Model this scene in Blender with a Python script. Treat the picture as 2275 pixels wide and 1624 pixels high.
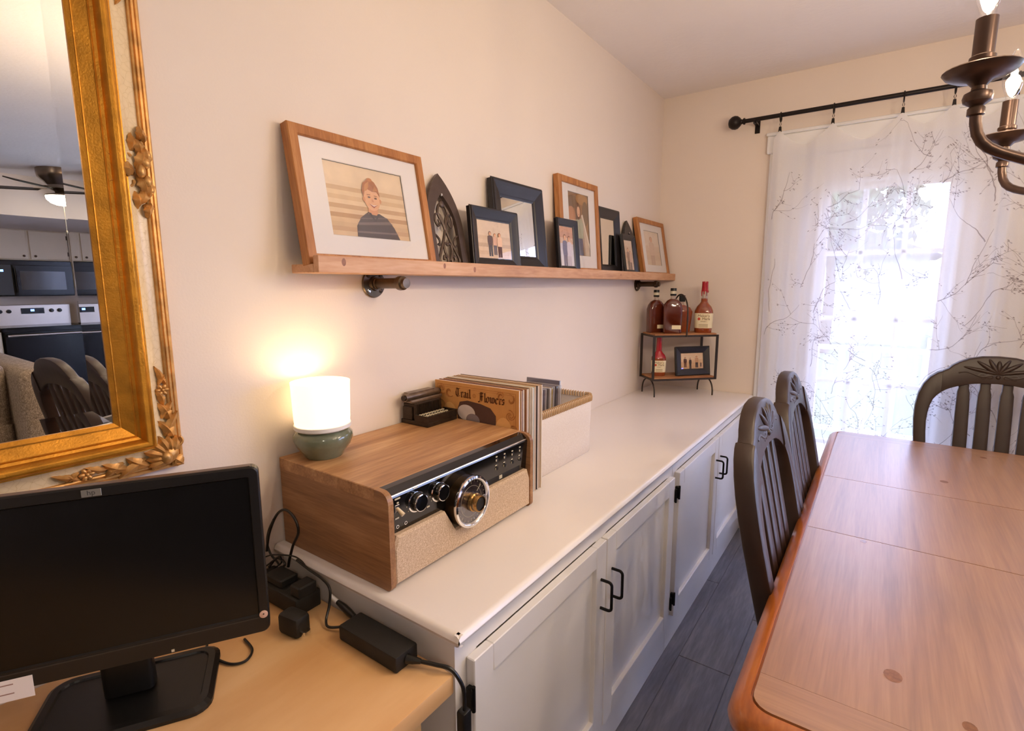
import bpy, bmesh, math, random
from mathutils import Vector, Matrix, Euler
random.seed(7)
PI = math.pi
for o in list(bpy.data.objects): bpy.data.objects.remove(o)
scn = bpy.context.scene
COL = scn.collection

# ---------------------------------------------------------------- camera
CAM = Vector((1.12, 0.0, 1.393))
F_PX, YAW, PITCH, ROLL = 1156.29, math.radians(35.378), math.radians(8.741), math.radians(-0.085)
fw = Vector((-math.sin(YAW)*math.cos(PITCH), math.cos(YAW)*math.cos(PITCH), -math.sin(PITCH)))
rt = Vector((math.cos(YAW), math.sin(YAW), 0)); up = rt.cross(fw)
r2 = math.cos(ROLL)*rt + math.sin(ROLL)*up; u2 = -math.sin(ROLL)*rt + math.cos(ROLL)*up
cd = bpy.data.cameras.new('camera'); co = bpy.data.objects.new('camera', cd); COL.objects.link(co)
cd.sensor_fit = 'HORIZONTAL'; cd.sensor_width = 36.0; cd.lens = F_PX/2275*36.0; cd.clip_start = 0.02; cd.clip_end = 200
M = Matrix((( r2.x, u2.x, -fw.x, CAM.x), (r2.y, u2.y, -fw.y, CAM.y), (r2.z, u2.z, -fw.z, CAM.z), (0, 0, 0, 1)))
co.matrix_world = M
scn.camera = co

# ---------------------------------------------------------------- world, exposure, light levels
SKY_STRENGTH = 10.5
BULB_W = 10.0          # each chandelier bulb
LAMP_W = 0.3
FILL_W = 24.0  # added fill fixture behind the viewer
wd = bpy.data.worlds.new('world'); scn.world = wd; wd.use_nodes = True
bg = wd.node_tree.nodes['Background']; bg.inputs[0].default_value = (0.52, 0.61, 1.0, 1); bg.inputs[1].default_value = SKY_STRENGTH
vs = scn.view_settings; vs.view_transform = 'Standard'; vs.look = 'None'; vs.gamma = 1; vs.use_curve_mapping = False; vs.exposure = 0.3

# ---------------------------------------------------------------- helpers
def L(c):
    c = c/255.0
    return c/12.92 if c <= 0.04045 else ((c+0.055)/1.055)**2.4
def S(r, g, b): return (L(r), L(g), L(b), 1.0)

MATS = {}
def new_mat(name):
    m = bpy.data.materials.new(name); m.use_nodes = True; MATS[name] = m
    return m, m.node_tree, m.node_tree.nodes['Principled BSDF']
def ND(nt, t, **kw):
    n = nt.nodes.new(t)
    for k, v in kw.items():
        if k in n.inputs.keys() if isinstance(k, str) else False: n.inputs[k].default_value = v
        else: setattr(n, k, v)
    return n
def coords(nt, scale=(1, 1, 1), rnd=False):
    tc = nt.nodes.new('ShaderNodeTexCoord'); mp = nt.nodes.new('ShaderNodeMapping')
    mp.inputs['Scale'].default_value = scale
    if rnd:
        oi = nt.nodes.new('ShaderNodeObjectInfo'); mul = nt.nodes.new('ShaderNodeVectorMath'); mul.operation = 'SCALE'
        mul.inputs[0].default_value = (37.0, 19.0, 53.0); nt.links.new(oi.outputs['Random'], mul.inputs['Scale'])
        ad = nt.nodes.new('ShaderNodeVectorMath'); nt.links.new(tc.outputs['Object'], ad.inputs[0]); nt.links.new(mul.outputs[0], ad.inputs[1])
        nt.links.new(ad.outputs[0], mp.inputs[0])
    else: nt.links.new(tc.outputs['Object'], mp.inputs[0])
    return mp.outputs[0]
def ramp(nt, fac, stops):
    r = nt.nodes.new('ShaderNodeValToRGB'); el = r.color_ramp.elements
    while len(el) < len(stops): el.new(0.5)
    for e, (p, c) in zip(el, stops): e.position = p; e.color = c
    nt.links.new(fac, r.inputs[0]); return r.outputs[0]
def bump(nt, b, h, strength, dist=0.002):
    bn = nt.nodes.new('ShaderNodeBump'); bn.inputs['Strength'].default_value = strength; bn.inputs['Distance'].default_value = dist
    nt.links.new(h, bn.inputs['Height']); nt.links.new(bn.outputs[0], b.inputs['Normal'])

def paint(name, c, rough=0.5, metal=0.0, var=0.06, scale=6.0, bmp=0.0, bscale=120.0, spec=0.5, coat=0.0, emit=None, es=0.0, dist=0.002):
    """plain coat with slight mottling and fine relief"""
    m, nt, b = new_mat(name)
    v = coords(nt); nz = ND(nt, 'ShaderNodeTexNoise', Scale=scale, Detail=4.0); nt.links.new(v, nz.inputs['Vector'])
    lo = tuple(x*(1-var) for x in c[:3])+(1,); hi = tuple(min(1, x*(1+var)) for x in c[:3])+(1,)
    nt.links.new(ramp(nt, nz.outputs['Fac'], [(0.3, lo), (0.7, hi)]), b.inputs['Base Color'])
    b.inputs['Roughness'].default_value = rough; b.inputs['Metallic'].default_value = metal
    b.inputs['Specular IOR Level'].default_value = spec; b.inputs['Coat Weight'].default_value = coat; b.inputs['Coat Roughness'].default_value = 0.1
    if bmp:
        n2 = ND(nt, 'ShaderNodeTexNoise', Scale=bscale, Detail=3.0); nt.links.new(v, n2.inputs['Vector']); bump(nt, b, n2.outputs['Fac'], bmp, dist)
    if emit: b.inputs['Emission Color'].default_value = emit; b.inputs['Emission Strength'].default_value = es
    return m
def wood(name, dark, mid, light, axis=0, scale=1.0, rough=0.45, stretch=14.0, rnd=True, bmp=0.15, coat=0.0, spec=0.5, fine=0.35, crough=0.15):
    m, nt, b = new_mat(name)
    sc = [stretch*scale]*3; sc[axis] = 1.0*scale
    v = coords(nt, tuple(sc), rnd)
    n1 = ND(nt, 'ShaderNodeTexNoise', Scale=1.3, Detail=5.0, Distortion=0.6); nt.links.new(v, n1.inputs['Vector'])
    n2 = ND(nt, 'ShaderNodeTexNoise', Scale=9.0, Detail=3.0); nt.links.new(v, n2.inputs['Vector'])
    mx = nt.nodes.new('ShaderNodeMix'); mx.inputs[0].default_value = fine
    nt.links.new(n1.outputs['Fac'], mx.inputs[2]); nt.links.new(n2.outputs['Fac'], mx.inputs[3])
    nt.links.new(ramp(nt, mx.outputs[0], [(0.32, dark), (0.5, mid), (0.68, light)]), b.inputs['Base Color'])
    b.inputs['Roughness'].default_value = rough; b.inputs['Coat Weight'].default_value = coat; b.inputs['Coat Roughness'].default_value = crough
    b.inputs['Specular IOR Level'].default_value = spec
    if bmp: bump(nt, b, mx.outputs[0], bmp, 0.001)
    return m
def weave(name, c1, c2, scale=400.0, rough=0.9, bmp=0.5):
    m, nt, b = new_mat(name)
    v = coords(nt); ck = ND(nt, 'ShaderNodeTexVoronoi', Scale=scale); nt.links.new(v, ck.inputs['Vector'])
    nz = ND(nt, 'ShaderNodeTexNoise', Scale=scale*0.3, Detail=3.0); nt.links.new(v, nz.inputs['Vector'])
    ml = ND(nt, 'ShaderNodeMath', operation='MULTIPLY'); nt.links.new(ck.outputs['Distance'], ml.inputs[0]); nt.links.new(nz.outputs['Fac'], ml.inputs[1])
    nt.links.new(ramp(nt, ml.outputs[0], [(0.05, c1), (0.45, c2)]), b.inputs['Base Color'])
    b.inputs['Roughness'].default_value = rough; b.inputs['Specular IOR Level'].default_value = 0.15
    bump(nt, b, ck.outputs['Distance'], bmp, 0.001); return m
def glassy(name, tint=(1, 1, 1, 1), refl=0.08, rough=0.0):
    m = bpy.data.materials.new(name); m.use_nodes = True; MATS[name] = m; nt = m.node_tree; nt.nodes.clear()
    out = nt.nodes.new('ShaderNodeOutputMaterial'); mx = nt.nodes.new('ShaderNodeMixShader'); tr = nt.nodes.new('ShaderNodeBsdfTransparent'); gl = nt.nodes.new('ShaderNodeBsdfGlossy')
    tr.inputs[0].default_value = tint; gl.inputs['Roughness'].default_value = rough
    lw = nt.nodes.new('ShaderNodeLayerWeight'); lw.inputs[0].default_value = 0.15
    ml = ND(nt, 'ShaderNodeMath', operation='MULTIPLY_ADD'); nt.links.new(lw.outputs['Facing'], ml.inputs[0]); ml.inputs[1].default_value = 0.5; ml.inputs[2].default_value = refl
    nt.links.new(ml.outputs[0], mx.inputs[0]); nt.links.new(tr.outputs[0], mx.inputs[1]); nt.links.new(gl.outputs[0], mx.inputs[2]); nt.links.new(mx.outputs[0], out.inputs[0])
    return m
def emitm(name, c, s):
    m = bpy.data.materials.new(name); m.use_nodes = True; MATS[name] = m; nt = m.node_tree; nt.nodes.clear()
    out = nt.nodes.new('ShaderNodeOutputMaterial'); e = nt.nodes.new('ShaderNodeEmission'); e.inputs[0].default_value = c; e.inputs[1].default_value = s
    nt.links.new(e.outputs[0], out.inputs[0]); return m
FLAT = {}
def flat(c):
    """printed ink of one colour"""
    k = tuple(c)
    if k not in FLAT: FLAT[k] = paint('ink_%02x%02x%02x' % k, S(*k), rough=0.55, var=0.05, scale=40.0, spec=0.3)
    return FLAT[k]

class MB:
    def __init__(s): s.v = []; s.f = []; s.m = []; s.sm = []
    def add(s, vs, fs, mi=0, smooth=False, M=None):
        o = len(s.v)
        s.v += [tuple(M @ Vector(p)) if M is not None else tuple(p) for p in vs]
        for f in fs: s.f.append([o+i for i in f]); s.m.append(mi); s.sm.append(smooth)
        return s
    def box(s, x0, x1, y0, y1, z0, z1, mi=0, bev=0.0, M=None, seg=1):
        if bev <= 0:
            vs = [(x0,y0,z0),(x1,y0,z0),(x1,y1,z0),(x0,y1,z0),(x0,y0,z1),(x1,y0,z1),(x1,y1,z1),(x0,y1,z1)]
            return s.add(vs, [(0,3,2,1),(4,5,6,7),(0,1,5,4),(1,2,6,5),(2,3,7,6),(3,0,4,7)], mi, False, M)
        bm = bmesh.new(); bmesh.ops.create_cube(bm, size=1)
        for v in bm.verts: v.co = Vector(((x0+x1)/2+v.co.x*(x1-x0), (y0+y1)/2+v.co.y*(y1-y0), (z0+z1)/2+v.co.z*(z1-z0)))
        bmesh.ops.bevel(bm, geom=list(bm.edges), offset=bev, segments=seg, profile=0.5, affect='EDGES')
        bm.verts.index_update()
        s.add([v.co for v in bm.verts], [[v.index for v in f.verts] for f in bm.faces], mi, seg > 1, M); bm.free(); return s
    def tube(s, pts, r, n=8, mi=0, closed=False, caps=True, M=None, smooth=True):
        pts = [Vector(p) for p in pts]; k = len(pts); rr = r if isinstance(r, (list, tuple)) else [r]*k
        T = []
        for i in range(k):
            a = pts[i-1] if (i > 0 or closed) else pts[i]; b = pts[(i+1) % k] if (i < k-1 or closed) else pts[i]
            t = (b-a); T.append(t.normalized() if t.length > 1e-9 else Vector((0,0,1)))
        ref = Vector((0,0,1)) if abs(T[0].z) < 0.9 else Vector((1,0,0))
        nx = T[0].cross(ref).normalized(); vs = []; fs = []
        for i in range(k):
            nx = (nx - T[i]*nx.dot(T[i])); nx = nx.normalized() if nx.length > 1e-6 else T[i].orthogonal().normalized()
            ny = T[i].cross(nx)
            for j in range(n):
                a = 2*PI*j/n; vs.append(pts[i] + nx*(rr[i]*math.cos(a)) + ny*(rr[i]*math.sin(a)))
        for i in range(k if closed else k-1):
            for j in range(n):
                a = i*n+j; b = i*n+(j+1) % n; c = ((i+1) % k)*n+(j+1) % n; d = ((i+1) % k)*n+j
                fs.append((a, b, c, d))
        s.add(vs, fs, mi, smooth, M)
        if caps and not closed:
            s.add(vs[:n], [list(range(n))[::-1]], mi, False, M); s.add(vs[-n:], [list(range(n))], mi, False, M)
        return s
    def lathe(s, prof, n=24, mi=0, M=None, smooth=True, cap=True):
        vs = []; fs = []; k = len(prof)
        for (r, z) in prof:
            for j in range(n):
                a = 2*PI*j/n; vs.append((r*math.cos(a), r*math.sin(a), z))
        for i in range(k-1):
            for j in range(n):
                fs.append((i*n+j, i*n+(j+1) % n, (i+1)*n+(j+1) % n, (i+1)*n+j))
        s.add(vs, fs, mi, smooth, M)
        if cap:
            if prof[0][0] > 1e-6: s.add(vs[:n], [list(range(n))[::-1]], mi, False, M)
            if prof[-1][0] > 1e-6: s.add(vs[-n:], [list(range(n))], mi, False, M)
        return s
    def prism(s, poly, z0, z1, mi=0, M=None, smooth=False):
        n = len(poly); vs = [(x, y, z0) for x, y in poly]+[(x, y, z1) for x, y in poly]
        fs = [list(range(n))[::-1], [n+i for i in range(n)]]+[(i, (i+1) % n, n+(i+1) % n, n+i) for i in range(n)]
        return s.add(vs, fs, mi, smooth, M)
    def poly(s, pts, mi=0, M=None): return s.add(pts, [list(range(len(pts)))], mi, False, M)
    def loft(s, loops, mi=0, closed=True, M=None, smooth=True, cap0=False, cap1=False):
        n = len(loops[0]); vs = [p for l in loops for p in l]; fs = []
        for i in range(len(loops)-1):
            for j in range(n if closed else n-1):
                fs.append((i*n+j, i*n+(j+1) % n, (i+1)*n+(j+1) % n, (i+1)*n+j))
        s.add(vs, fs, mi, smooth, M)
        if cap0: s.add(loops[0], [list(range(n))[::-1]], mi, False, M)
        if cap1: s.add(loops[-1], [list(range(n))], mi, False, M)
        return s
    def ball(s, c, rx, ry=None, rz=None, n=10, k=6, mi=0, R=None, M=None):
        ry = rx if ry is None else ry; rz = rx if rz is None else rz
        vs = []; fs = []
        for i in range(k+1):
            ph = PI*i/k
            for j in range(n):
                a = 2*PI*j/n; p = Vector((rx*math.sin(ph)*math.cos(a), ry*math.sin(ph)*math.sin(a), rz*math.cos(ph)))
                if R is not None: p = R @ p
                vs.append(p+Vector(c))
        for i in range(k):
            for j in range(n): fs.append((i*n+j, (i+1)*n+j, (i+1)*n+(j+1) % n, i*n+(j+1) % n))
        return s.add(vs, fs, mi, True, M)
    def build(s, name, mats, parent=None, loc=None, angle=40):
        me = bpy.data.meshes.new(name); me.from_pydata([tuple(p) for p in s.v], [], s.f)
        for m in (mats if isinstance(mats, (list, tuple)) else [mats]): me.materials.append(m)
        me.polygons.foreach_set('material_index', s.m); me.polygons.foreach_set('use_smooth', s.sm)
        bm = bmesh.new(); bm.from_mesh(me); bmesh.ops.remove_doubles(bm, verts=bm.verts, dist=1e-6); bmesh.ops.recalc_face_normals(bm, faces=bm.faces); bm.to_mesh(me); bm.free()
        if any(s.sm): me.set_sharp_from_angle(angle=math.radians(angle))
        me.update()
        o = bpy.data.objects.new(name, me); COL.objects.link(o)
        if parent: o.parent = parent
        if loc is not None: o.location = loc
        return o
def tag(o, label=None, cat=None, group=None, kind=None):
    if label: o['label'] = label
    if cat: o['category'] = cat
    if group: o['group'] = group
    if kind: o['kind'] = kind
    return o
def thing(name, label, cat, loc=(0,0,0), rz=0.0, group=None, rx=0.0, ry=0.0):
    o = bpy.data.objects.new(name, None); COL.objects.link(o); o.empty_display_size = 0.05
    o.location = loc; o.rotation_euler = (rx, ry, rz); return tag(o, label, cat, group)
def copy_tree(o, parent=None):
    c = o.copy(); COL.objects.link(c); c.parent = parent
    for ch in [x for x in bpy.data.objects if x.parent == o]: copy_tree(ch, c)
    return c
def struct(o, label, cat): return tag(o, label, cat, None, 'structure')
def rrect(x0, x1, y0, y1, r, z, n=5):
    P = []
    for cx, cy, a0 in ((x1-r, y0+r, -PI/2), (x1-r, y1-r, 0), (x0+r, y1-r, PI/2), (x0+r, y0+r, PI)):
        for i in range(n+1):
            a = a0+PI/2*i/n; P.append((cx+r*math.cos(a), cy+r*math.sin(a), z))
    return P
def frame_loops(w, h, prof):
    """rectangular moulding in the XZ plane, prof = [(inset, y)], base at z=0"""
    out = []
    for d, y in prof: out.append([(-w/2+d, y, d), (w/2-d, y, d), (w/2-d, y, h-d), (-w/2+d, y, h-d)])
    return out
def bez(p0, p1, p2, p3, n=10):
    p0, p1, p2, p3 = map(Vector, (p0, p1, p2, p3))
    return [p0*(1-t)**3+p1*3*t*(1-t)**2+p2*3*t*t*(1-t)+p3*t**3 for t in [i/n for i in range(n+1)]]
def spline(pts, n=8):
    pts = [Vector(p) for p in pts]; out = []
    for i in range(len(pts)-1):
        a = pts[max(i-1, 0)]; b = pts[i]; c = pts[i+1]; d = pts[min(i+2, len(pts)-1)]
        for j in range(n):
            t = j/n; out.append(0.5*((2*b)+(c-a)*t+(2*a-5*b+4*c-d)*t*t+(3*b-a-3*c+d)*t**3))
    out.append(pts[-1]); return out
def text_mesh(mb, txt, size, M, mi=0, align='CENTER', extrude=0.0):
    cu = bpy.data.curves.new('t', 'FONT'); cu.body = txt; cu.size = size; cu.align_x = align; cu.extrude = extrude; cu.resolution_u = 2
    ob = bpy.data.objects.new('t', cu); COL.objects.link(ob); bpy.context.view_layer.update()
    me = ob.to_mesh(); mb.add([v.co.copy() for v in me.vertices], [list(p.vertices) for p in me.polygons], mi, False, M)
    ob.to_mesh_clear(); bpy.data.objects.remove(ob); bpy.data.curves.remove(cu)
def point_light(name, loc, w, color, radius, parent=None):
    ld = bpy.data.lights.new(name, 'POINT'); ld.energy = w; ld.color = color; ld.shadow_soft_size = radius
    o = bpy.data.objects.new(name, ld); COL.objects.link(o); o.location = loc
    if parent: o.parent = parent
    return o
TO_Z = Matrix.Rotation(PI/2, 4, 'X')     # lay an XY drawing into the XZ plane, facing -Y

# ---------------------------------------------------------------- materials
WALL = paint('wall_paint', S(233, 220, 208), rough=0.75, var=0.02, scale=2, bmp=0.12, bscale=220, spec=0.25)
CEIL = paint('ceiling_plaster', S(242, 236, 231), rough=0.9, var=0.02, scale=3, bmp=0.35, bscale=45, spec=0.1, dist=0.003)
TRIM = paint('white_trim_paint', S(236, 236, 236), rough=0.35, var=0.02)
CABW = paint('white_cabinet_paint', S(232, 228, 224), rough=0.32, var=0.02, scale=3, bmp=0.05, bscale=90)
TOPW = paint('white_worktop_paint', S(236, 230, 226), rough=0.28, var=0.015, scale=3)
BLACKM = paint('black_metal', S(22, 21, 22), rough=0.4, metal=0.6, var=0.1)
BLACKP = paint('black_plastic', S(16, 15, 15), rough=0.38, var=0.1)
BLACKMATTE = paint('black_matte_plastic', S(20, 19, 19), rough=0.6, var=0.1, bmp=0.1, bscale=400)
FLOORW = wood('grey_vinyl_plank', S(92, 90, 98), S(112, 110, 118), S(134, 131, 136), axis=1, scale=1.6, rough=0.42, stretch=9, bmp=0.1)
PINE = wood('pine_shelf', S(182, 130, 92), S(206, 156, 116), S(220, 176, 138), axis=1, scale=2.0, rough=0.5, stretch=8)
OAKF = wood('oak_frame', S(146, 88, 42), S(176, 114, 60), S(198, 140, 82), axis=2, scale=3.0, rough=0.5, stretch=12)
WALNUT = wood('walnut_veneer', S(140, 96, 60), S(178, 132, 88), S(204, 162, 116), axis=1, scale=1.5, rough=0.4, stretch=16, rnd=False)
WALNUTS = wood('walnut_veneer_side', S(122, 84, 54), S(156, 112, 74), S(180, 138, 96), axis=0, scale=1.8, rough=0.42, stretch=14, rnd=False)
TABLEW = wood('table_pine', S(138, 92, 56), S(160, 112, 70), S(176, 130, 86), axis=1, scale=1.0, rough=0.42, stretch=26, coat=1.0, bmp=0.05, spec=0.8, crough=0.3)
TABLEX = wood('table_pine_cross', S(138, 92, 56), S(160, 112, 70), S(176, 130, 86), axis=0, scale=1.0, rough=0.42, stretch=26, coat=1.0, bmp=0.05, spec=0.8, crough=0.3)
RIMW = wood('table_rim_wood', S(132, 66, 22), S(168, 92, 34), S(190, 116, 52), axis=1, scale=1.5, rough=0.28, stretch=10, coat=0.4, bmp=0.05)
DESKW = wood('desk_maple', S(206, 156, 100), S(220, 176, 122), S(232, 194, 144), axis=1, scale=1.2, rough=0.42, stretch=3.5, bmp=0.05, fine=0.15)
CHAIRM = paint('espresso_paint', S(46, 30, 22), rough=0.42, var=0.12, scale=20, coat=0.0, spec=0.5)
GOLD = paint('gold_leaf', S(202, 140, 46), rough=0.36, metal=0.75, var=0.22, scale=30, bmp=0.25, bscale=300)
GOLDD = paint('antique_gold', S(204, 154, 90), rough=0.4, metal=0.55, var=0.3, scale=40, bmp=0.2, bscale=200)
MIRROR = paint('mirror_silver', (0.93, 0.93, 0.92, 1), rough=0.0, metal=1.0, var=0.0)
BRONZE = paint('dark_bronze', S(66, 52, 42), rough=0.35, metal=0.8, var=0.15, scale=20)
PIPE = paint('pipe_iron', S(98, 82, 68), rough=0.35, metal=0.9, var=0.15, scale=40)
CHROME = paint('chrome', (0.85, 0.85, 0.86, 1), rough=0.08, metal=1.0, var=0.02)
STEEL = paint('stainless_steel', S(190, 180, 170), rough=0.3, metal=0.8, var=0.05)
GLASS = glassy('pane_glass', refl=0.05)
BULBG = glassy('bulb_glass', refl=0.04)
PAPER = paint('mat_board', S(240, 234, 230), rough=0.8, var=0.01)
BLKFRAME = paint('black_frame_paint', S(34, 30, 32), rough=0.35, var=0.12, scale=30, bmp=0.05)
CANVAS = weave('white_canvas', S(226, 214, 206), S(242, 234, 228), scale=700, bmp=0.2)
TWINE = paint('jute_twine', S(198, 164, 126), rough=0.9, var=0.15, scale=60, bmp=0.3)
GRILLE = weave('speaker_grille_cloth', S(176, 144, 112), S(232, 210, 184), scale=900, bmp=0.4)
BLACKG = paint('gloss_black_panel', S(10, 10, 13), rough=0.12, var=0.05, coat=0.5)
LETTER = paint('pale_lettering', S(206, 196, 170), rough=0.5, var=0.02)
CERAM = paint('celadon_glaze', S(112, 120, 100), rough=0.14, var=0.25, scale=22, coat=0.6)
TWEED = weave('sofa_tweed', S(96, 82, 68), S(170, 154, 136), scale=260, bmp=0.6)
FILAMENT = emitm('lit_filament', (1.0, 0.78, 0.5, 1), 220.0)
# ---------------------------------------------------------------- the setting
D = 3.08; ZC = 2.44; XR = 7.65; YF = -2.7; T = 0.12
DX0, DX1, DZ1 = 0.665, 1.515, 2.06          # door opening
WX0, WX1, WZ0, WZ1 = 2.12, 5.1, 0.12, 2.06      # added window right of the door, outside the frame, for bluish daylight
mb = MB(); mb.box(-T, XR+T, YF-T, D+T, -0.1, -0.004)
floor = struct(mb.build('floor', FLOORW), 'grey wood look plank floor under the table', 'floor')
PW, PL = 0.185, 1.22
me_cache = {}
for i in range(-1, 13):
    x0 = 0.785+PW*(i-1); x1 = x0+PW-0.0022
    off = [0.83, 0.0, 0.42, 1.02, 0.2][i % 5]
    for k in range(-3, 4):
        y0 = 2.22+off+PL*k; y1 = y0+PL-0.0022
        y0 = max(y0, -1.6); y1 = min(y1, D)
        if y1-y0 < 0.05 or x1 < 0.5: continue
        key = (round(y1-y0, 3),)
        if key not in me_cache:
            m = MB(); m.box(0, PW-0.0022, 0, y1-y0, -0.004, 0, bev=0.0012); o = m.build('plank', FLOORW, floor); me_cache[key] = o.data
        else:
            o = bpy.data.objects.new('plank', me_cache[key]); COL.objects.link(o); o.parent = floor
        o.location = (x0, y0, 0)
mb = MB(); mb.box(-T, XR+T, YF-T, D+T, ZC, ZC+0.1)
struct(mb.build('ceiling', CEIL), 'pale textured ceiling', 'ceiling')
mb = MB(); mb.box(-T, 0, YF-T, D+T, 0, ZC)
struct(mb.build('wall_left', WALL), 'beige wall behind the mirror and the picture shelf', 'wall')
mb = MB(); mb.box(0, DX0, D, D+T, 0, ZC); mb.box(DX1, WX0, D, D+T, 0, ZC); mb.box(WX1, XR, D, D+T, 0, ZC); mb.box(WX0, WX1, D, D+T, 0, WZ0); mb.box(WX0, WX1, D, D+T, WZ1, ZC); mb.box(DX0, DX1, D, D+T, DZ1, ZC)
struct(mb.build('wall_back', WALL), 'beige wall around the curtained glass door', 'wall')
mb = MB(); mb.box(XR, XR+T, YF-T, D+T, 0, ZC)
struct(mb.build('wall_right', WALL), 'kitchen wall behind the stove seen in the mirror', 'wall')
mb = MB(); mb.box(0, XR, YF-T, YF, 0, ZC)
struct(mb.build('wall_front', WALL), 'plain wall behind the viewer', 'wall')
mb = MB(); mb.box(5.72, XR, YF, D, 2.06, ZC)
struct(mb.build('trim_2', WALL), 'dropped soffit over the kitchen seen in the mirror', 'soffit')
mb = MB(); mb.box(DX1+0.092, XR-0.01, D-0.012, D, 0, 0.09, bev=0.003)
struct(mb.build('baseboard_back', TRIM), 'white baseboard along the back wall', 'baseboard')

# casing round the door
tr = thing('trim_1', 'white casing with a stepped head around the glass door', 'door casing'); tr['kind'] = 'structure'
for s, x0, x1 in ((0, DX0-0.09, DX0), (1, DX1, DX1+0.09)):
    m = MB(); m.box(x0, x1, D-0.018, D, 0, DZ1+0.0, bev=0.004)
    m.box(x0+0.018, x0+0.03, D-0.024, D-0.016, 0, DZ1, bev=0.003); m.box(x1-0.03, x1-0.018, D-0.024, D-0.016, 0, DZ1, bev=0.003)
    m.build('side_casing', TRIM, tr)
m = MB(); m.box(DX0-0.105, DX1+0.105, D-0.026, D, DZ1, DZ1+0.085, bev=0.004); m.build('head_casing', TRIM, tr)
m = MB(); m.box(DX0-0.11, DX1+0.11, D-0.036, D, DZ1+0.085, DZ1+0.1, bev=0.004); m.build('cap_moulding', TRIM, tr)
m = MB(); m.box(DX0, DX0+0.02, D, D+T, 0, DZ1); m.box(DX1-0.02, DX1, D, D+T, 0, DZ1); m.box(DX0+0.02, DX1-0.02, D, D+T, DZ1-0.02, DZ1); m.build('jamb', TRIM, tr)

# glazed door
dr = thing('door_1', 'white glazed door with a grid of panes behind the sheer curtain', 'door'); dr['kind'] = 'structure'
GX0, GX1, GZ0, GZ1 = 0.835, 1.345, 0.25, 1.875; dx0, dx1 = DX0+0.022, DX1-0.022; yd = D+0.03
m = MB(); m.box(dx0, GX0, yd, yd+0.044, 0.015, DZ1-0.022); m.box(GX1, dx1, yd, yd+0.044, 0.015, DZ1-0.022)
m.box(GX0, GX1, yd, yd+0.044, 0.015, GZ0); m.box(GX0, GX1, yd, yd+0.044, GZ1, DZ1-0.022)
for d, dy in ((0.0, -0.01), (0.028, -0.004)):
    m.loft([[(x, y+yd, z+GZ0-0.03) for x, y, z in [(p[0]+(GX0+GX1)/2, p[1], p[2]) for p in l]] for l in frame_loops(GX1-GX0+0.06, GZ1-GZ0+0.06, [(d, 0.0), (d, dy), (d+0.012, dy), (d+0.03, 0.0)])], smooth=False)
m.build('door_leaf', TRIM, dr)
gw = (GX1-GX0)/3; gh = (GZ1-GZ0)/5
for i in range(1, 3):
    m = MB(); m.box(GX0+gw*i-0.011, GX0+gw*i+0.011, yd+0.012, yd+0.032, GZ0, GZ1, bev=0.003); m.build('muntin', TRIM, dr)
for j in range(1, 5):
    m = MB(); m.box(GX0, GX1, yd+0.012, yd+0.032, GZ0+gh*j-0.011, GZ0+gh*j+0.011, bev=0.003); m.build('muntin', TRIM, dr)
pm = None
for i in range(3):
    for j in range(5):
        if pm is None:
            m = MB(); m.box(-gw/2+0.009, gw/2-0.009, -0.002, 0.002, -gh/2+0.009, gh/2-0.009); o = m.build('pane', GLASS, dr); pm = o.data
        else: o = bpy.data.objects.new('pane', pm); COL.objects.link(o); o.parent = dr
        o.location = (GX0+gw*(i+0.5), yd+0.022, GZ0+gh*(j+0.5))
m = MB(); m.ball((dx1-0.06, yd-0.045, 0.95), 0.027); m.tube([(dx1-0.06, yd-0.03, 0.95), (dx1-0.06, yd, 0.95)], 0.012); m.build('knob', CHROME, dr)

def window_unit(name, label, x0, x1, z0, z1, y, s):
    """double window in a wall; s = +1 looks out along +Y, -1 along -Y"""
    wn = thing(name, label, 'window', (0, y, 0)); wn['kind'] = 'structure'
    def bx(m, a, b, c, d, e, f, bev=0.0): m.box(a, b, min(c*s, d*s), max(c*s, d*s), e, f, bev=bev)
    m = MB(); bx(m, x0-0.09, x0, -0.018, 0, z0-0.02, z1+0.09, 0.003); bx(m, x1, x1+0.09, -0.018, 0, z0-0.02, z1+0.09, 0.003); bx(m, x0, x1, -0.018, 0, z1, z1+0.09, 0.003); m.build('window_casing', TRIM, wn)
    m = MB(); bx(m, x0-0.1, x1+0.1, -0.05, 0.04, z0-0.025, z0, 0.004); m.build('window_sill', TRIM, wn)
    xm = 0.5*(x0+x1); zm = 0.5*(z0+z1)
    for a, b in ((x0, xm), (xm, x1)):
        m = MB(); bx(m, a, a+0.04, 0.04, 0.08, z0, z1); bx(m, b-0.04, b, 0.04, 0.08, z0, z1); bx(m, a+0.04, b-0.04, 0.04, 0.08, z0, z0+0.05); bx(m, a+0.04, b-0.04, 0.04, 0.08, z1-0.05, z1); bx(m, a+0.04, b-0.04, 0.045, 0.075, zm-0.02, zm+0.02); sa = m.build('sash', TRIM, wn)
        m = MB(); bx(m, a+0.035, b-0.035, 0.058, 0.062, z0+0.045, z1-0.045); m.build('pane', GLASS, sa)
window_unit('added_window_1', 'added wide patio window right of the glass door, unseen, for daylight', WX0, WX1, WZ0, WZ1, D, 1)  # added out of view to let more daylight in

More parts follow.
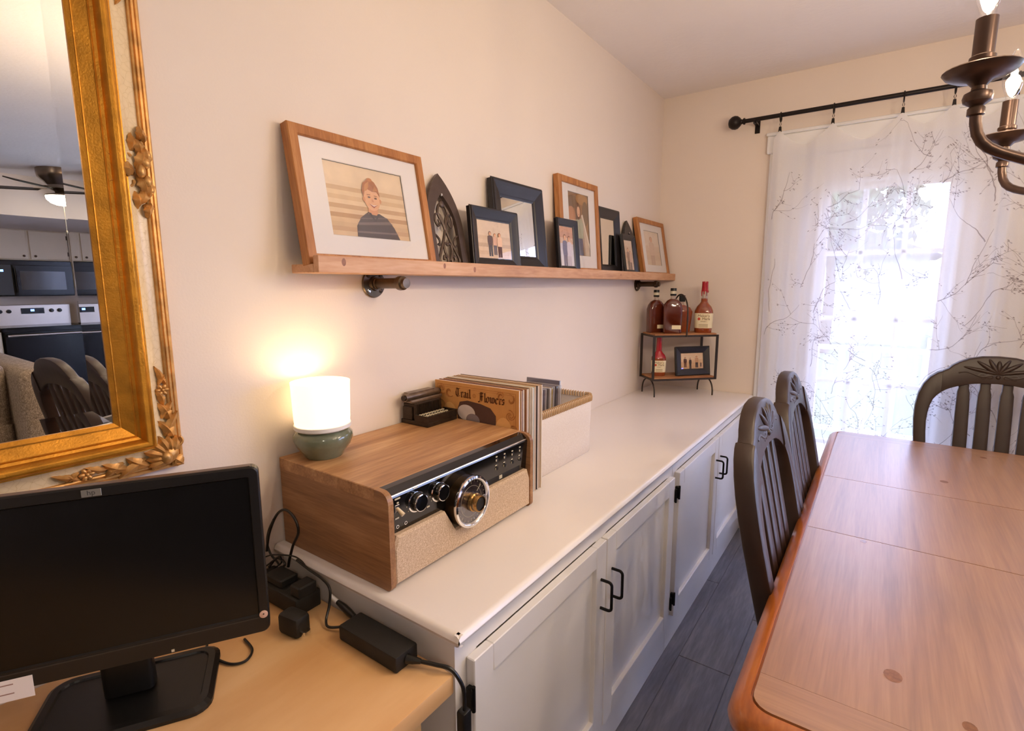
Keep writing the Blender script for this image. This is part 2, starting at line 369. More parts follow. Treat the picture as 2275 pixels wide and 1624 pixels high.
# ---------------------------------------------------------------- outside
LAWN = paint('lawn', S(112, 126, 92), rough=0.9, var=0.3, scale=30, bmp=0.5, bscale=80)
DECKM = wood('weathered_deck', S(170, 164, 158), S(190, 184, 178), S(206, 200, 194), axis=0, scale=1.5, rough=0.7)
LEAFM = paint('tree_leaves', S(92, 110, 78), rough=0.7, var=0.35, scale=5)
BARK = paint('bark', S(110, 96, 84), rough=0.9, var=0.3, scale=12, bmp=0.6, bscale=30)
m = MB(); m.box(-30, 35, -40, 60, -0.32, -0.22)
struct(m.build('ground', LAWN), 'lawn outside the glass door', 'ground')
dk = thing('deck', 'pale boarded deck just outside the glass door', 'deck', (0, 0, 0)); dk['kind'] = 'structure'
db = None
for k in range(17):
    if db is None: m = MB(); m.box(-1.2, 4.2, 0, 0.136, -0.035, 0, bev=0.003); o = m.build('deck_board', DECKM, dk); db = o.data
    else: o = bpy.data.objects.new('deck_board', db); COL.objects.link(o); o.parent = dk
    o.location = (0, D+T+0.02+0.142*k, -0.05)
m = MB(); m.box(-1.2, 4.2, D+T+0.02, D+T+2.43, -0.23, -0.086); m.build('deck_frame', DECKM, dk)
rl = thing('deck_railing', 'white railing with square balusters at the far edge of the deck', 'railing', (0, D+T+2.38, -0.05))
m = MB(); m.box(-1.2, 4.2, -0.04, 0.04, 0.86, 0.9, bev=0.004); m.build('top_rail', TRIM, rl)
m = MB(); m.box(-1.2, 4.2, -0.03, 0.03, 0.1, 0.14, bev=0.004); m.build('bottom_rail', TRIM, rl)
bd = None
for k in range(27):
    if bd is None: m = MB(); m.box(-0.02, 0.02, -0.02, 0.02, 0.1, 0.88); o = m.build('baluster', TRIM, rl); bd = o.data
    else: o = bpy.data.objects.new('baluster', bd); COL.objects.link(o); o.parent = rl
    o.location = (-1.15+0.2*k, 0, 0)
for x in (-1.15, 1.5, 4.15):
    m = MB(); m.box(x-0.05, x+0.05, -0.05, 0.05, 0, 1.0, bev=0.004); m.build('post', TRIM, rl)
def tree(loc, h, r, label, seed):
    rnd = random.Random(seed); t = thing('leafy_tree', label, 'tree', loc, group='trees beyond the deck')
    m = MB(); m.tube(spline([(0, 0, -0.1), (0.05, 0.03, h*0.3), (-0.04, 0.05, h*0.55), (0.02, 0, h*0.85)]), [0.14*(1-i/30) for i in range(25)], 8); 
    for k in range(7):
        a = rnd.uniform(0, 6.28); z = h*rnd.uniform(0.4, 0.75)
        m.tube([(0, 0, z), (r*0.4*math.cos(a), r*0.4*math.sin(a), z+h*0.1), (r*0.75*math.cos(a), r*0.75*math.sin(a), z+h*0.22)], [0.05, 0.03, 0.012], 6)
    m.build('trunk', BARK, t)
    m = MB(); 
    for k in range(2600):
        u = rnd.uniform(-1, 1); a = rnd.uniform(0, 6.28); q = rnd.random()**0.45
        c = Vector((math.sqrt(1-u*u)*math.cos(a), math.sqrt(1-u*u)*math.sin(a), u*0.95))*q*r*(0.8+0.25*math.sin(3*a+seed)*math.cos(2.2*u+seed))+Vector((0, 0, h*0.72))
        R = Euler((rnd.uniform(0, 6), rnd.uniform(0, 6), rnd.uniform(0, 6))).to_matrix(); s = rnd.uniform(0.09, 0.17)
        m.add([c+R @ Vector(p)*s for p in ((-1, 0, 0), (0, -0.45, 0.1), (1, 0, 0), (0, 0.45, 0.1))], [(0, 1, 2), (0, 2, 3)])
    lf = m.build('foliage', LEAFM, t); lf['kind'] = 'stuff'
tree((-4.2, 11.0, -0.22), 5.0, 2.0, 'broad leafy tree seen through the left panes of the door', 3)
tree((0.0, 14.5, -0.22), 5.2, 2.1, 'round leafy tree seen through the middle panes of the door', 5)
tree((4.6, 13.0, -0.22), 4.0, 1.9, 'lower leafy tree seen through the right panes of the door', 9)
tree((-10.5, 14.5, -0.22), 5.5, 2.3, 'leafy tree farthest to the left beyond the deck', 12)
HOUSEM = paint('neighbour_siding', S(196, 198, 204), rough=0.8, var=0.03)
nh = thing('neighbour_shed', 'pale grey shed with a gabled roof far behind the deck railing', 'shed', (-0.4, 19.0, -0.22))
m = MB(); m.box(-2.4, 2.4, -1.5, 1.5, 0, 2.4); m.build('wall', HOUSEM, nh)
m = MB(); m.prism([(-2.7, 2.35), (2.7, 2.35), (0, 3.5)], -1.7, 1.7, M=Matrix.Rotation(PI/2, 4, 'X')); m.build('roof', paint('grey_shingle', S(120, 118, 122), rough=0.9), nh)
m = MB(); m.box(-0.5, 0.5, -1.54, -1.5, 0, 2.0); m.build('door', TRIM, nh)

# ---------------------------------------------------------------- curtain and rod
RODM = paint('oil_rubbed_rod', S(34, 27, 26), rough=0.4, metal=0.5, var=0.1)
ry, rz_ = D-0.08, 2.224
cr = thing('curtain_rod', 'dark bronze curtain rod with a ball finial above the glass door', 'curtain rod')
m = MB(); m.tube([(0.46, ry, rz_), (2.05, ry, rz_)], 0.0105, 12); m.build('rod', RODM, cr)
for x, s in ((0.46, -1), (2.05, 1)):
    m = MB(); m.lathe([(0.0105, 0), (0.016, 0.002), (0.016, 0.008), (0.011, 0.012), (0.013, 0.02), (0.02, 0.024), (0.031, 0.037), (0.034, 0.05), (0.031, 0.064), (0.02, 0.078), (0.0, 0.084)], 20, M=Matrix.Translation((x, ry, rz_)) @ Matrix.Rotation(s*PI/2, 4, 'Y')); m.build('finial', RODM, cr)
for x in (0.505, 1.98):
    m = MB(); m.box(x-0.012, x+0.012, D-0.004, D, rz_-0.05, rz_+0.012, bev=0.001); m.box(x-0.008, x+0.008, ry+0.006, D-0.003, rz_-0.016, rz_-0.008); m.tube([(x, ry+0.014*math.cos(a), rz_+0.014*math.sin(a)) for a in [PI*(1+i/10) for i in range(11)]], 0.004, 6); m.build('bracket', RODM, cr)
clips = [0.625, 0.85, 1.115, 1.29, 1.485, 1.72, 1.93]
def make_ring():
    t = thing('curtain_ring', 'dark ring with a small clip', 'curtain ring')
    m = MB(); m.tube([(0, 0.021*math.cos(a), -0.0095+0.021*math.sin(a)) for a in [2*PI*i/20 for i in range(20)]], 0.0032, 8, closed=True); m.build('ring', RODM, t)
    m = MB(); m.tube([(0, 0, -0.03), (0.004, 0, -0.043), (0, 0, -0.056), (-0.004, 0, -0.043)], 0.0014, 6, closed=True); m.build('link', BRONZE, t)
    m = MB(); m.prism([(-0.005, -0.055), (0.005, -0.055), (0.007, -0.078), (-0.007, -0.078)], -0.006, 0.006, M=TO_Z); m.build('clip', RODM, t)
    return t
rg = make_ring(); names = ['nearest the ball finial', 'second from the ball finial', 'third from the ball finial', 'behind the chandelier arm', 'fifth from the ball finial', 'sixth from the ball finial', 'farthest from the ball finial']
for i, x in enumerate(clips):
    o = rg if i == 0 else copy_tree(rg)
    o.location = (x, ry, rz_); o['label'] = 'dark curtain ring with a clip, '+names[i]; o['group'] = 'curtain rings on the rod'
def lerp(a, b, t): return a+(b-a)*t
CX0, CX1 = 0.6, 1.985; ztop = 2.15
def cur_top(x):
    ks = [CX0+0.0]+clips+[CX1]
    for a, b in zip(ks[:-1], ks[1:]):
        if a <= x <= b:
            t = (x-a)/(b-a); span = b-a
            if a == CX0: return ztop-0.035*(1-t)
            if b == CX1: return ztop-0.035*t
            return ztop-0.33*span*(1-abs(2*t-1)**1.7)
    return ztop-0.03
def cur_pt(x, v):
    zt = cur_top(x); zt = zt*1.0; z = lerp(zt, 0.012, v)
    e = min(1, v*4)
    nearest = min(abs(x-c) for c in clips)
    f = 0.011*math.sin(x*46+0.6*math.sin(z*1.7))+0.008*math.sin(x*83+1.3+0.5*z)+0.006*math.sin(x*21+z*2.0)
    bulge = -0.014*math.cos(min(nearest*22, PI))*(1-e)
    y = ry+0.006+f*(0.35+0.65*e)+bulge
    xs = x+0.006*math.sin(z*3.1+x*9)*e
    return Vector((xs, y, z))
def curtain_material(name, base, trans, tw):
    m = bpy.data.materials.new(name); m.use_nodes = True; nt = m.node_tree; nt.nodes.clear()
    out = nt.nodes.new('ShaderNodeOutputMaterial'); mx = nt.nodes.new('ShaderNodeMixShader'); m2 = nt.nodes.new('ShaderNodeMixShader')
    tr_ = nt.nodes.new('ShaderNodeBsdfTransparent'); df = nt.nodes.new('ShaderNodeBsdfDiffuse'); tl = nt.nodes.new('ShaderNodeBsdfTranslucent')
    v = coords(nt); nz = ND(nt, 'ShaderNodeTexNoise', Scale=900.0, Detail=1.0); nt.links.new(v, nz.inputs['Vector'])
    lo = tuple(c*0.93 for c in base[:3])+(1,); cc = ramp(nt, nz.outputs['Fac'], [(0.35, lo), (0.65, base)])
    nt.links.new(cc, df.inputs[0]); nt.links.new(cc, tl.inputs[0])
    m2.inputs[0].default_value = tw; nt.links.new(df.outputs[0], m2.inputs[1]); nt.links.new(tl.outputs[0], m2.inputs[2])
    mx.inputs[0].default_value = 1-trans; nt.links.new(tr_.outputs[0], mx.inputs[1]); nt.links.new(m2.outputs[0], mx.inputs[2]); nt.links.new(mx.outputs[0], out.inputs[0])
    return m
SHEER = curtain_material('sheer_voile', (0.94, 0.93, 0.94, 1), 0.33, 0.22)
PRINT = curtain_material('branch_print_ink', S(160, 140, 146), 0.5, 0.3)
ct = thing('sheer_curtain', 'sheer white curtain printed with grey branches hanging over the glass door', 'curtain')
NX, NV = 210, 60; m = MB()
m.loft([[cur_pt(lerp(CX0, CX1, i/NX), j/NV) for i in range(NX+1)] for j in range(NV+1)], closed=False)
m.build('panel', SHEER, ct, angle=180)
m = MB(); rb = random.Random(21)
def ribbon(pts, w0, w1):
    n = len(pts); vs = []
    for i, (x, v) in enumerate(pts):
        a = pts[max(i-1, 0)]; b = pts[min(i+1, n-1)]; dx, dv = b[0]-a[0], (b[1]-a[1])*2.1; l = math.hypot(dx, dv) or 1
        w = lerp(w0, w1, i/(n-1)); px, pv = -dv/l*w, dx/l*w/2.1
        for s in (1, -1):
            xx = min(max(x+px*s, CX0+0.002), CX1-0.002); vv = min(max(v+pv*s, 0.001), 0.999); p = cur_pt(xx, vv); p.y -= 0.0015; vs.append(p)
    m.add(vs, [(2*i, 2*i+1, 2*i+3, 2*i+2) for i in range(n-1)])
def branch(x, v, ang, ln, w, depth):
    pts = [(x, v)]; st = max(4, int(ln/0.014)); a = ang
    for i in range(st):
        a += rb.uniform(-0.22, 0.22); x += math.cos(a)*ln/st; v += math.sin(a)*ln/st/2.1; pts.append((x, v))
    if not (CX0+0.01 < x < CX1-0.01) or not (0.01 < v < 0.99): return
    ribbon(pts, w, w*0.45)
    if depth > 0:
        for k in range(rb.randint(2, 4)):
            q = pts[rb.randint(1, len(pts)-1)]; branch(q[0], q[1], a+rb.choice((-1, 1))*rb.uniform(0.4, 1.1), ln*rb.uniform(0.3, 0.6), w*0.65, depth-1)
    if depth <= 1:
        for k in range(2):
            q = pts[rb.randint(0, len(pts)-1)]
            for s in range(1):
                bx, bv = q[0]+rb.uniform(-0.012, 0.012), q[1]+rb.uniform(-0.006, 0.006); ribbon([(bx-0.003, bv), (bx, bv+0.0004), (bx+0.003, bv)], 0.0022, 0.0022)
for gi in range(9):
    for gj in range(13):
        branch(CX0+0.05+gi*0.158+rb.uniform(-0.05, 0.05), 0.03+gj*0.076+rb.uniform(-0.03, 0.03), rb.choice((-1.35, -1.8, -0.9, -2.3))+rb.uniform(-0.3, 0.3), rb.uniform(0.17, 0.3), 0.0017, 2)
pr = m.build('branch_print', PRINT, ct); pr['kind'] = 'stuff'
# ---------------------------------------------------------------- built-in cabinets and worktop
XF = 0.545; HC = 0.793; HB = 0.762
def bar_handle(parent, x, y, z0, z1):
    m = MB(); r = 0.0042
    pts = [(x, y, z1)]+[(x+0.022+0.010*math.sin(a), y, z1-0.010+0.010*math.cos(a)) for a in [PI/2*i/4 for i in range(5)]]+[(x+0.022+0.010*math.cos(a), y, z0+0.010-0.010*math.sin(a)) for a in [PI/2*i/4 for i in range(5)]]+[(x, y, z0)]
    m.tube(pts, r, 8); return m.build('handle', BLACKM, parent)
def shaker(parent, y0, y1, z0, z1, hy, hinge_y):
    fwid = 0.058; x0, x1 = XF, XF+0.02
    d = MB(); 
    d.box(x0, x1, y0, y0+fwid, z0, z1, bev=0.0018); d.box(x0, x1, y1-fwid, y1, z0, z1, bev=0.0018)
    d.box(x0, x1, y0+fwid, y1-fwid, z0, z0+fwid, bev=0.0018); d.box(x0, x1, y0+fwid, y1-fwid, z1-fwid, z1, bev=0.0018)
    dd = d.build('door', CABW, parent)
    p = MB(); p.box(x0+0.002, x0+0.007, y0+fwid-0.004, y1-fwid+0.004, z0+fwid-0.004, z1-fwid+0.004); p.build('door_panel', CABW, dd)
    bar_handle(dd, x1, hy, 0.53, 0.612)
    for z in (z0+0.055, z1-0.095):
        h = MB(); h.box(x1-0.012, x1+0.004, hinge_y-0.006, hinge_y+0.006, z, z+0.045, bev=0.002); h.tube([(x1+0.003, hinge_y, z-0.003), (x1+0.003, hinge_y, z+0.048)], 0.004, 8); h.build('hinge', BLACKM, dd)
for i, (y0, y1, ds, lab) in enumerate(((0.63, 1.815, ((0.661, 1.225), (1.230, 1.792)), 'white two door base cabinet nearest the desk'), (1.817, D-0.002, ((1.845, 2.405), (2.412, 2.972)), 'white two door base cabinet beside the glass door'))):
    c = thing('base_cabinet', lab, 'cabinet', (0, 0, 0), group='built in base cabinets')
    m = MB(); m.box(0.002, XF-0.02, y0, y1, 0.0, HB-0.003); m.build('body', CABW, c)
    m = MB(); m.box(XF-0.02, XF, y0, y1, 0.715, HB-0.003); m.box(XF-0.02, XF, y0, y1, 0.001, 0.15); m.box(XF-0.02, XF, y0, ds[0][0]+0.03, 0.15, 0.715); m.box(XF-0.02, XF, ds[1][1]-0.03, y1, 0.15, 0.715); m.box(XF-0.02, XF, ds[0][1]-0.03, ds[1][0]+0.03, 0.15, 0.715); m.build('face_frame', CABW, c)
    for k, (a, b) in enumerate(ds): shaker(c, a, b, 0.138, 0.713, b-0.032 if k == 0 else a+0.032, a-0.007 if k == 0 else b+0.007)
w = thing('worktop', 'long white painted worktop running along the left wall', 'worktop')
m = MB(); m.box(0.002, 0.562, 0.622, D-0.002, HB, HC, bev=0.0); m.build('top', TOPW, w)
def nosing(p0, p1, out):
    p0, p1, out = Vector(p0), Vector(p1), Vector(out); prof = [(0, 0.0), (0.006, 0.0), (0.011, -0.004), (0.0135, -0.0105), (0.011, -0.017), (0.006, -0.021), (0.0, -0.021)]
    return [[p+out*a+Vector((0, 0, HC+b)) for p in (p0, p1)] for a, b in prof]
m = MB(); m.loft(nosing((0.562, 0.611, 0), (0.562, D-0.002, 0), (1, 0, 0)), closed=False); m.build('front_nosing', TOPW, w)
m = MB(); m.loft(nosing((0.002, 0.622, 0), (0.5735, 0.622, 0), (0, -1, 0)), closed=False); m.build('end_nosing', TOPW, w)

# ---------------------------------------------------------------- desk
dk_ = thing('desk', 'maple topped desk in the corner under the mirror', 'desk', (0, 0, 0))
m = MB(); m.box(0.003, 0.562, -0.85, 0.609, 0.682, 0.72, bev=0.004, seg=2); m.build('top', DESKW, dk_)
for x in (0.05, 0.5):
    for y in (-0.8, 0.53):
        m = MB(); m.box(x-0.03, x+0.03, y-0.03, y+0.03, 0, 0.682, bev=0.003); m.build('leg', DESKW, dk_)
m = MB(); m.box(0.02, 0.035, -0.78, 0.55, 0.42, 0.68); m.build('modesty_panel', paint('grey_panel', S(110, 100, 98), rough=0.6), dk_)

# ---------------------------------------------------------------- dining table
TX0, TX1, TY0, TY1, TZ = 0.972, 2.068, 0.752, 2.668, 0.76
tb = thing('dining_table', 'pine dining table with rounded orange rim and lengthwise planks', 'table')
m = MB(); loops = []
for d, z in ((0.030, TZ-0.062), (0.012, TZ-0.058), (0.003, TZ-0.046), (0.0, TZ-0.032), (0.004, TZ-0.017), (0.014, TZ-0.006), (0.026, TZ-0.001), (0.0305, TZ-0.001), (0.0310, TZ-0.005), (0.0335, TZ-0.005)):
    loops.append(rrect(TX0+d, TX1-d, TY0+d, TY1-d, max(0.055-d*0.7, 0.02), z, 7))
m.loft(loops); m.build('rim', RIMW, tb)
m = MB(); lo = rrect(TX0+0.0335, TX1-0.0335, TY0+0.0335, TY1-0.0335, 0.032, TZ-0.06, 7); hi = [(x, y, TZ-0.006) for x, y, z in lo]
m.loft([lo, hi], cap0=True, cap1=True, smooth=False); m.build('core', RIMW, tb)
ix0, ix1, iy0, iy1 = TX0+0.0345, TX1-0.0345, TY0+0.0345, TY1-0.0345
def cap_board(y0, y1, near):
    r = 0.03; P = []
    ya, yb = (y0, y1) if near else (y1, y0); sg = 1 if near else -1
    for cx, a0, a1 in ((ix0+r, PI, 1.5*PI), (ix1-r, 1.5*PI, 2*PI)):
        for i in range(6): a = a0+(a1-a0)*i/5; P.append((cx+r*math.cos(a), ya+sg*r+sg*r*math.sin(a)))
    P += [(ix1, yb), (ix0, yb)]
    m = MB(); m.prism(P, TZ-0.006, TZ); m.build('end_board', TABLEX, tb)
cap_board(iy0, iy0+0.082, True); cap_board(iy1-0.082, iy1, False)
rows = [(iy0+0.0826, 1.516), (1.5185, 1.975), (1.9775, iy1-0.0826)]
npl = 7; pw = (ix1-ix0)/npl; cache = {}
for a, b in rows:
    for i in range(npl):
        k = round(b-a, 4)
        if k not in cache: m = MB(); m.box(0.0, pw, 0, b-a, TZ-0.006, TZ); o = m.build('plank', TABLEW, tb); cache[k] = o.data
        else: o = bpy.data.objects.new('plank', cache[k]); COL.objects.link(o); o.parent = tb
        o.location = (ix0+pw*i, a, 0)
KNOTM = paint('wood_knot', S(140, 92, 60), rough=0.28, coat=0.5, var=0.3, scale=120)
for x, y, r in ((1.185, 0.985, 0.013), (1.275, 0.925, 0.009), (1.33, 2.13, 0.011), (1.47, 2.52, 0.01), (1.13, 1.5, 0.007), (1.62, 1.2, 0.01)):
    m = MB(); m.add([(x+r*math.cos(a), y+1.25*r*math.sin(a), TZ+0.0003) for a in [2*PI*i/14 for i in range(14)]], [list(range(14))]); m.build('knot', KNOTM, tb)
m = MB(); m.box(TX0+0.11, TX1-0.11, TY0+0.12, TY0+0.145, 0.61, TZ-0.06); m.box(TX0+0.11, TX1-0.11, TY1-0.145, TY1-0.12, 0.61, TZ-0.06); m.box(TX0+0.11, TX0+0.135, TY0+0.145, TY1-0.145, 0.61, TZ-0.06); m.box(TX1-0.135, TX1-0.11, TY0+0.145, TY1-0.145, 0.61, TZ-0.06); m.build('apron', RIMW, tb)
for x in (TX0+0.16, TX1-0.16):
    for y in (TY0+0.17, TY1-0.17):
        m = MB(); m.lathe([(0.02, 0), (0.03, 0.02), (0.026, 0.05), (0.034, 0.1), (0.044, 0.3), (0.05, 0.42), (0.036, 0.46), (0.048, 0.49), (0.05, 0.51)], 16, M=Matrix.Translation((x, y, 0))); m.box(x-0.05, x+0.05, y-0.05, y+0.05, 0.51, TZ-0.06, bev=0.004); m.build('leg', RIMW, tb)

# ---------------------------------------------------------------- dining chairs
def yback(z): return -0.20-(z-0.45)*0.215 if z > 0.45 else -0.20-(0.45-z)*0.17
def strip(pairs, t):
    """pairs of (outer, inner) points in the (x,z) plane of the back, given thickness"""
    m = MB(); vs = []; n = len(pairs); fs = []
    for (ax, az), (bx, bz) in pairs:
        for x, z, d in ((ax, az, -t/2), (ax, az, t/2), (bx, bz, t/2), (bx, bz, -t/2)): vs.append((x, yback(z)+d, z))
    for i in range(n-1):
        for j in range(4): fs.append((4*i+j, 4*i+(j+1) % 4, 4*i+4+(j+1) % 4, 4*i+4+j))
    fs += [(0, 1, 2, 3), (4*n-4, 4*n-1, 4*n-2, 4*n-3)]
    bm = bmesh.new(); bv = [bm.verts.new(p) for p in vs]
    for f in fs: bm.faces.new([bv[i] for i in f])
    bmesh.ops.recalc_face_normals(bm, faces=bm.faces)
    long_e = [e for e in bm.edges if abs((bv.index(e.verts[0])//4)-(bv.index(e.verts[1])//4)) == 1]
    bmesh.ops.bevel(bm, geom=long_e, offset=0.006, segments=2, profile=0.5, affect='EDGES')
    bm.verts.index_update(); m.add([v.co.copy() for v in bm.verts], [[v.index for v in f.verts] for f in bm.faces], 0, True); bm.free(); return m
SMEAR = paint('worn_wood', S(170, 96, 58), rough=0.5)
def make_chair():
    t = thing('dining_chair', 'x', 'chair')
    oc = [(0, 1.112), (0.05, 1.109), (0.09, 1.099), (0.12, 1.084), (0.142, 1.067), (0.152, 1.054), (0.168, 1.044)]
    ic = [(0, 1.006), (0.05, 1.003), (0.09, 0.996), (0.12, 0.985), (0.142, 0.975), (0.155, 0.967), (0.168, 0.956)]
    half = list(zip(oc, ic)); left = [((-a[0], a[1]), (-b[0], b[1])) for a, b in half[::-1]][:-1]
    tr_ = strip(left+half, 0.036).build('top_rail', CHAIRM, t)
    so = [(0.169, 1.0435), (0.185, 1.036), (0.208, 1.016), (0.228, 0.985), (0.242, 0.945), (0.249, 0.895), (0.25, 0.84), (0.245, 0.77), (0.237, 0.68), (0.228, 0.58), (0.222, 0.48), (0.22, 0.40), (0.219, 0.2), (0.217, 0.0)]
    si = [(0.169, 0.9555), (0.18, 0.944), (0.192, 0.926), (0.2, 0.9), (0.205, 0.87), (0.207, 0.835), (0.205, 0.79), (0.2, 0.73), (0.193, 0.66), (0.186, 0.57), (0.18, 0.48), (0.178, 0.40), (0.183, 0.2), (0.187, 0.0)]
    for s in (1, -1): strip([((s*a[0], a[1]), (s*b[0], b[1])) for a, b in zip(so, si)], 0.044).build('stile', CHAIRM, t)
    for x in (-0.098, -0.033, 0.033, 0.098):
        prs = []
        for z, w in ((0.50, 0.0235), (0.6, 0.0235), (0.75, 0.023), (0.9, 0.022), (0.962, 0.0205), (0.978, 0.0165), (1.004 if abs(x) < 0.05 else 0.997, 0.0165)): 
            xx = x*(0.93+0.07*(z-0.5)/0.5); prs.append(((xx+w, z), (xx-w, z)))
        strip(prs, 0.014).build('slat', CHAIRM, t)
    m = MB(); M0 = Matrix.Translation((0, yback(0.49), 0)); m.box(-0.185, 0.185, -0.012, 0.012, 0.465, 0.51, bev=0.004, M=M0); m.build('lower_rail', CHAIRM, t)
    # carved spray of leaves on the front of the top rail
    m = MB(); cz = 1.044; cy = yback(cz)+0.0175; tilt = Matrix.Rotation(math.atan(0.215), 3, 'X')
    for a, l, w in ((90, 0.052, 0.014), (62, 0.058, 0.013), (118, 0.058, 0.013), (36, 0.072, 0.0135), (144, 0.072, 0.0135), (12, 0.095, 0.012), (168, 0.095, 0.012)):
        ar = math.radians(a); l2 = l*(0.5 if a == 90 else 0.62)
        R = tilt @ Matrix.Rotation(-ar, 3, 'Y'); c = Vector((0, cy, cz))+tilt @ Vector((math.cos(ar)*l*0.55, 0, math.sin(ar)*l*0.55))
        m.ball(c, l2, 0.008, w*0.62, n=10, k=8, R=R)
    for s in (1, -1):
        for q, sz in ((0.026, 0.011), (0.046, 0.013)):
            m.tube([Vector((0, cy, cz-0.012))+tilt @ Vector((s*(q+sz*math.cos(a)), 0, sz*0.75*math.sin(a))) for a in [0.3+5.0*i/12 for i in range(13)]], 0.0042, 6)
        m.tube([Vector((0, cy-0.001, cz-0.006))+tilt @ Vector((s*(0.02+0.10*i/8), 0, -0.008*math.sin(i/8*6))) for i in range(9)], 0.0048, 6)
    m.ball((0, cy+0.002, cz-0.012), 0.008); m.build('carving', CHAIRM, tr_)
    m = MB(); m.loft([rrect(-0.225, 0.225, -0.205, 0.19, 0.05, 0.42), rrect(-0.235, 0.235, -0.21, 0.2, 0.055, 0.432), rrect(-0.235, 0.235, -0.21, 0.2, 0.055, 0.446), rrect(-0.222, 0.222, -0.2, 0.187, 0.05, 0.456), rrect(-0.15, 0.15, -0.14, 0.15, 0.04, 0.452)], cap0=True, cap1=True); m.build('seat', CHAIRM, t)
    m = MB(); m.box(-0.2, 0.2, 0.155, 0.175, 0.36, 0.42); m.box(-0.2, -0.18, -0.18, 0.155, 0.36, 0.42); m.box(0.18, 0.2, -0.18, 0.155, 0.36, 0.42); m.build('seat_apron', CHAIRM, t)
    for s in (1, -1):
        m = MB(); m.lathe([(0.013, 0), (0.018, 0.02), (0.016, 0.05), (0.023, 0.22), (0.026, 0.29), (0.019, 0.31), (0.026, 0.33), (0.026, 0.42)], 14, M=Matrix.Translation((s*0.19, 0.16, 0))); m.build('leg', CHAIRM, t)
        m = MB(); m.tube([(s*0.19, 0.16, 0.17), (s*0.2, yback(0.19), 0.19)], 0.011, 8); m.build('stretcher', CHAIRM, t)
    m = MB(); m.tube([(-0.195, 0.0, 0.175), (0.195, 0.0, 0.175)], 0.011, 8); m.build('stretcher', CHAIRM, t)
    return t
ch0 = make_chair()
spots = [((1.222, 1.385, 0), -PI/2, 'dark carved dining chair with worn stiles, nearest on the cabinet side'), ((1.222, 1.885, 0), -PI/2, 'dark carved dining chair on the cabinet side, next to the glass door'),
         ((1.512, 2.44, 0), PI, 'dark carved dining chair at the far head of the table before the curtain'), ((1.62, 0.945, 0), -math.radians(6), 'dark carved dining chair at the near head of the table, seen in the mirror')]
for i, (loc, rz, lab) in enumerate(spots):
    o = ch0 if i == 0 else copy_tree(ch0)
    o.location = loc; o.rotation_euler = (0, 0, rz); o['label'] = lab; o['group'] = 'carved chairs around the dining table'
m = MB()
for z, dx, dz, l in ((0.845, 0.0, 0.0, 0.016), (0.848, 0.004, 0.004, 0.009), (0.839, -0.008, -0.002, 0.007), (0.90, 0.0, 0, 0.004), (0.715, 0.01, 0.0, 0.010)):
    m.ball((-0.2435+0.012*(z < 0.75), yback(z)+0.0, z), 0.0035, l*0.9, 0.0018, R=None)
scf = m.build('scuff', SMEAR, ch0)

# ---------------------------------------------------------------- chandelier
CC = Vector((1.582, 1.227, 0)); CR = 0.416
chd = thing('chandelier', 'dark bronze chandelier with candle bulbs over the dining table', 'chandelier', (CC.x, CC.y, 0))
CHM = paint('chandelier_bronze', S(84, 66, 58), rough=0.34, metal=0.7, var=0.1, scale=20)
m = MB(); m.lathe([(0.0, 1.46), (0.012, 1.465), (0.022, 1.485), (0.012, 1.505), (0.03, 1.52), (0.05, 1.55), (0.055, 1.58), (0.03, 1.615), (0.016, 1.64), (0.014, 1.75), (0.028, 1.77), (0.014, 1.79), (0.012, 1.93), (0.022, 1.95), (0.01, 1.97), (0.006, 1.985)], 20); m.build('column', CHM, chd)
m = MB(); m.lathe([(0.0, 2.40), (0.02, 2.402), (0.05, 2.42), (0.062, 2.438), (0.062, 2.44)], 24); m.build('canopy', CHM, chd)
for k in range(14):
    zc = 1.995+k*0.0295; m = MB(); c_, s_ = (1, 0) if k % 2 else (0, 1)
    m.tube([(c_*0.008*math.cos(a), s_*0.008*math.cos(a), zc+0.018*math.sin(a)) for a in [2*PI*i/12 for i in range(12)]], 0.0022, 6, closed=True); m.build('chain_link', CHM, chd)
for k in range(5):
    a0 = math.radians(205.1+72*k); R = Matrix.Rotation(a0, 4, 'Z')
    pts = bez((0.045, 0, 1.585), (0.14, 0, 1.66), (0.2, 0, 1.52), (0.32, 0, 1.565), 10)+bez((0.32, 0, 1.565), (0.39, 0, 1.59), (CR, 0, 1.585), (CR, 0, 1.648), 8)[1:]
    m = MB(); m.tube(pts, 0.0075, 10, M=R); am = m.build('arm', CHM, chd)
    P = R @ Matrix.Translation((CR, 0, 0))
    m = MB(); m.lathe([(0.0075, 1.636), (0.0105, 1.638), (0.0105, 1.647), (0.008, 1.65), (0.0165, 1.656), (0.018, 1.662), (0.0165, 1.668), (0.009, 1.672), (0.0085, 1.677), (0.015, 1.684), (0.03, 1.688), (0.041, 1.694), (0.0455, 1.7), (0.0445, 1.7015), (0.038, 1.697), (0.013, 1.6915), (0.0128, 1.705), (0.0128, 1.71), (0.0155, 1.712), (0.0155, 1.717), (0.0128, 1.719), (0.0128, 1.768), (0.0095, 1.768)], 24, M=P); m.build('candle_cup', CHM, am)
    m = MB(); m.lathe([(0.0095, 1.766), (0.0095, 1.778), (0.012, 1.784), (0.0165, 1.798), (0.0185, 1.814), (0.0165, 1.833), (0.010, 1.852), (0.004, 1.866), (0.0, 1.87)], 16, M=P, cap=False); bl = m.build('bulb', BULBG, am)
    m = MB(); m.tube([P @ Vector((0, 0, z)) for z in (1.785, 1.795, 1.825, 1.835)], [0.002, 0.0055, 0.0055, 0.002], 8); m.build('filament', FILAMENT, am)
    point_light('bulb_light', P @ Vector((0, 0, 1.812)), BULB_W, (1.0, 0.77, 0.54), 0.017, chd)
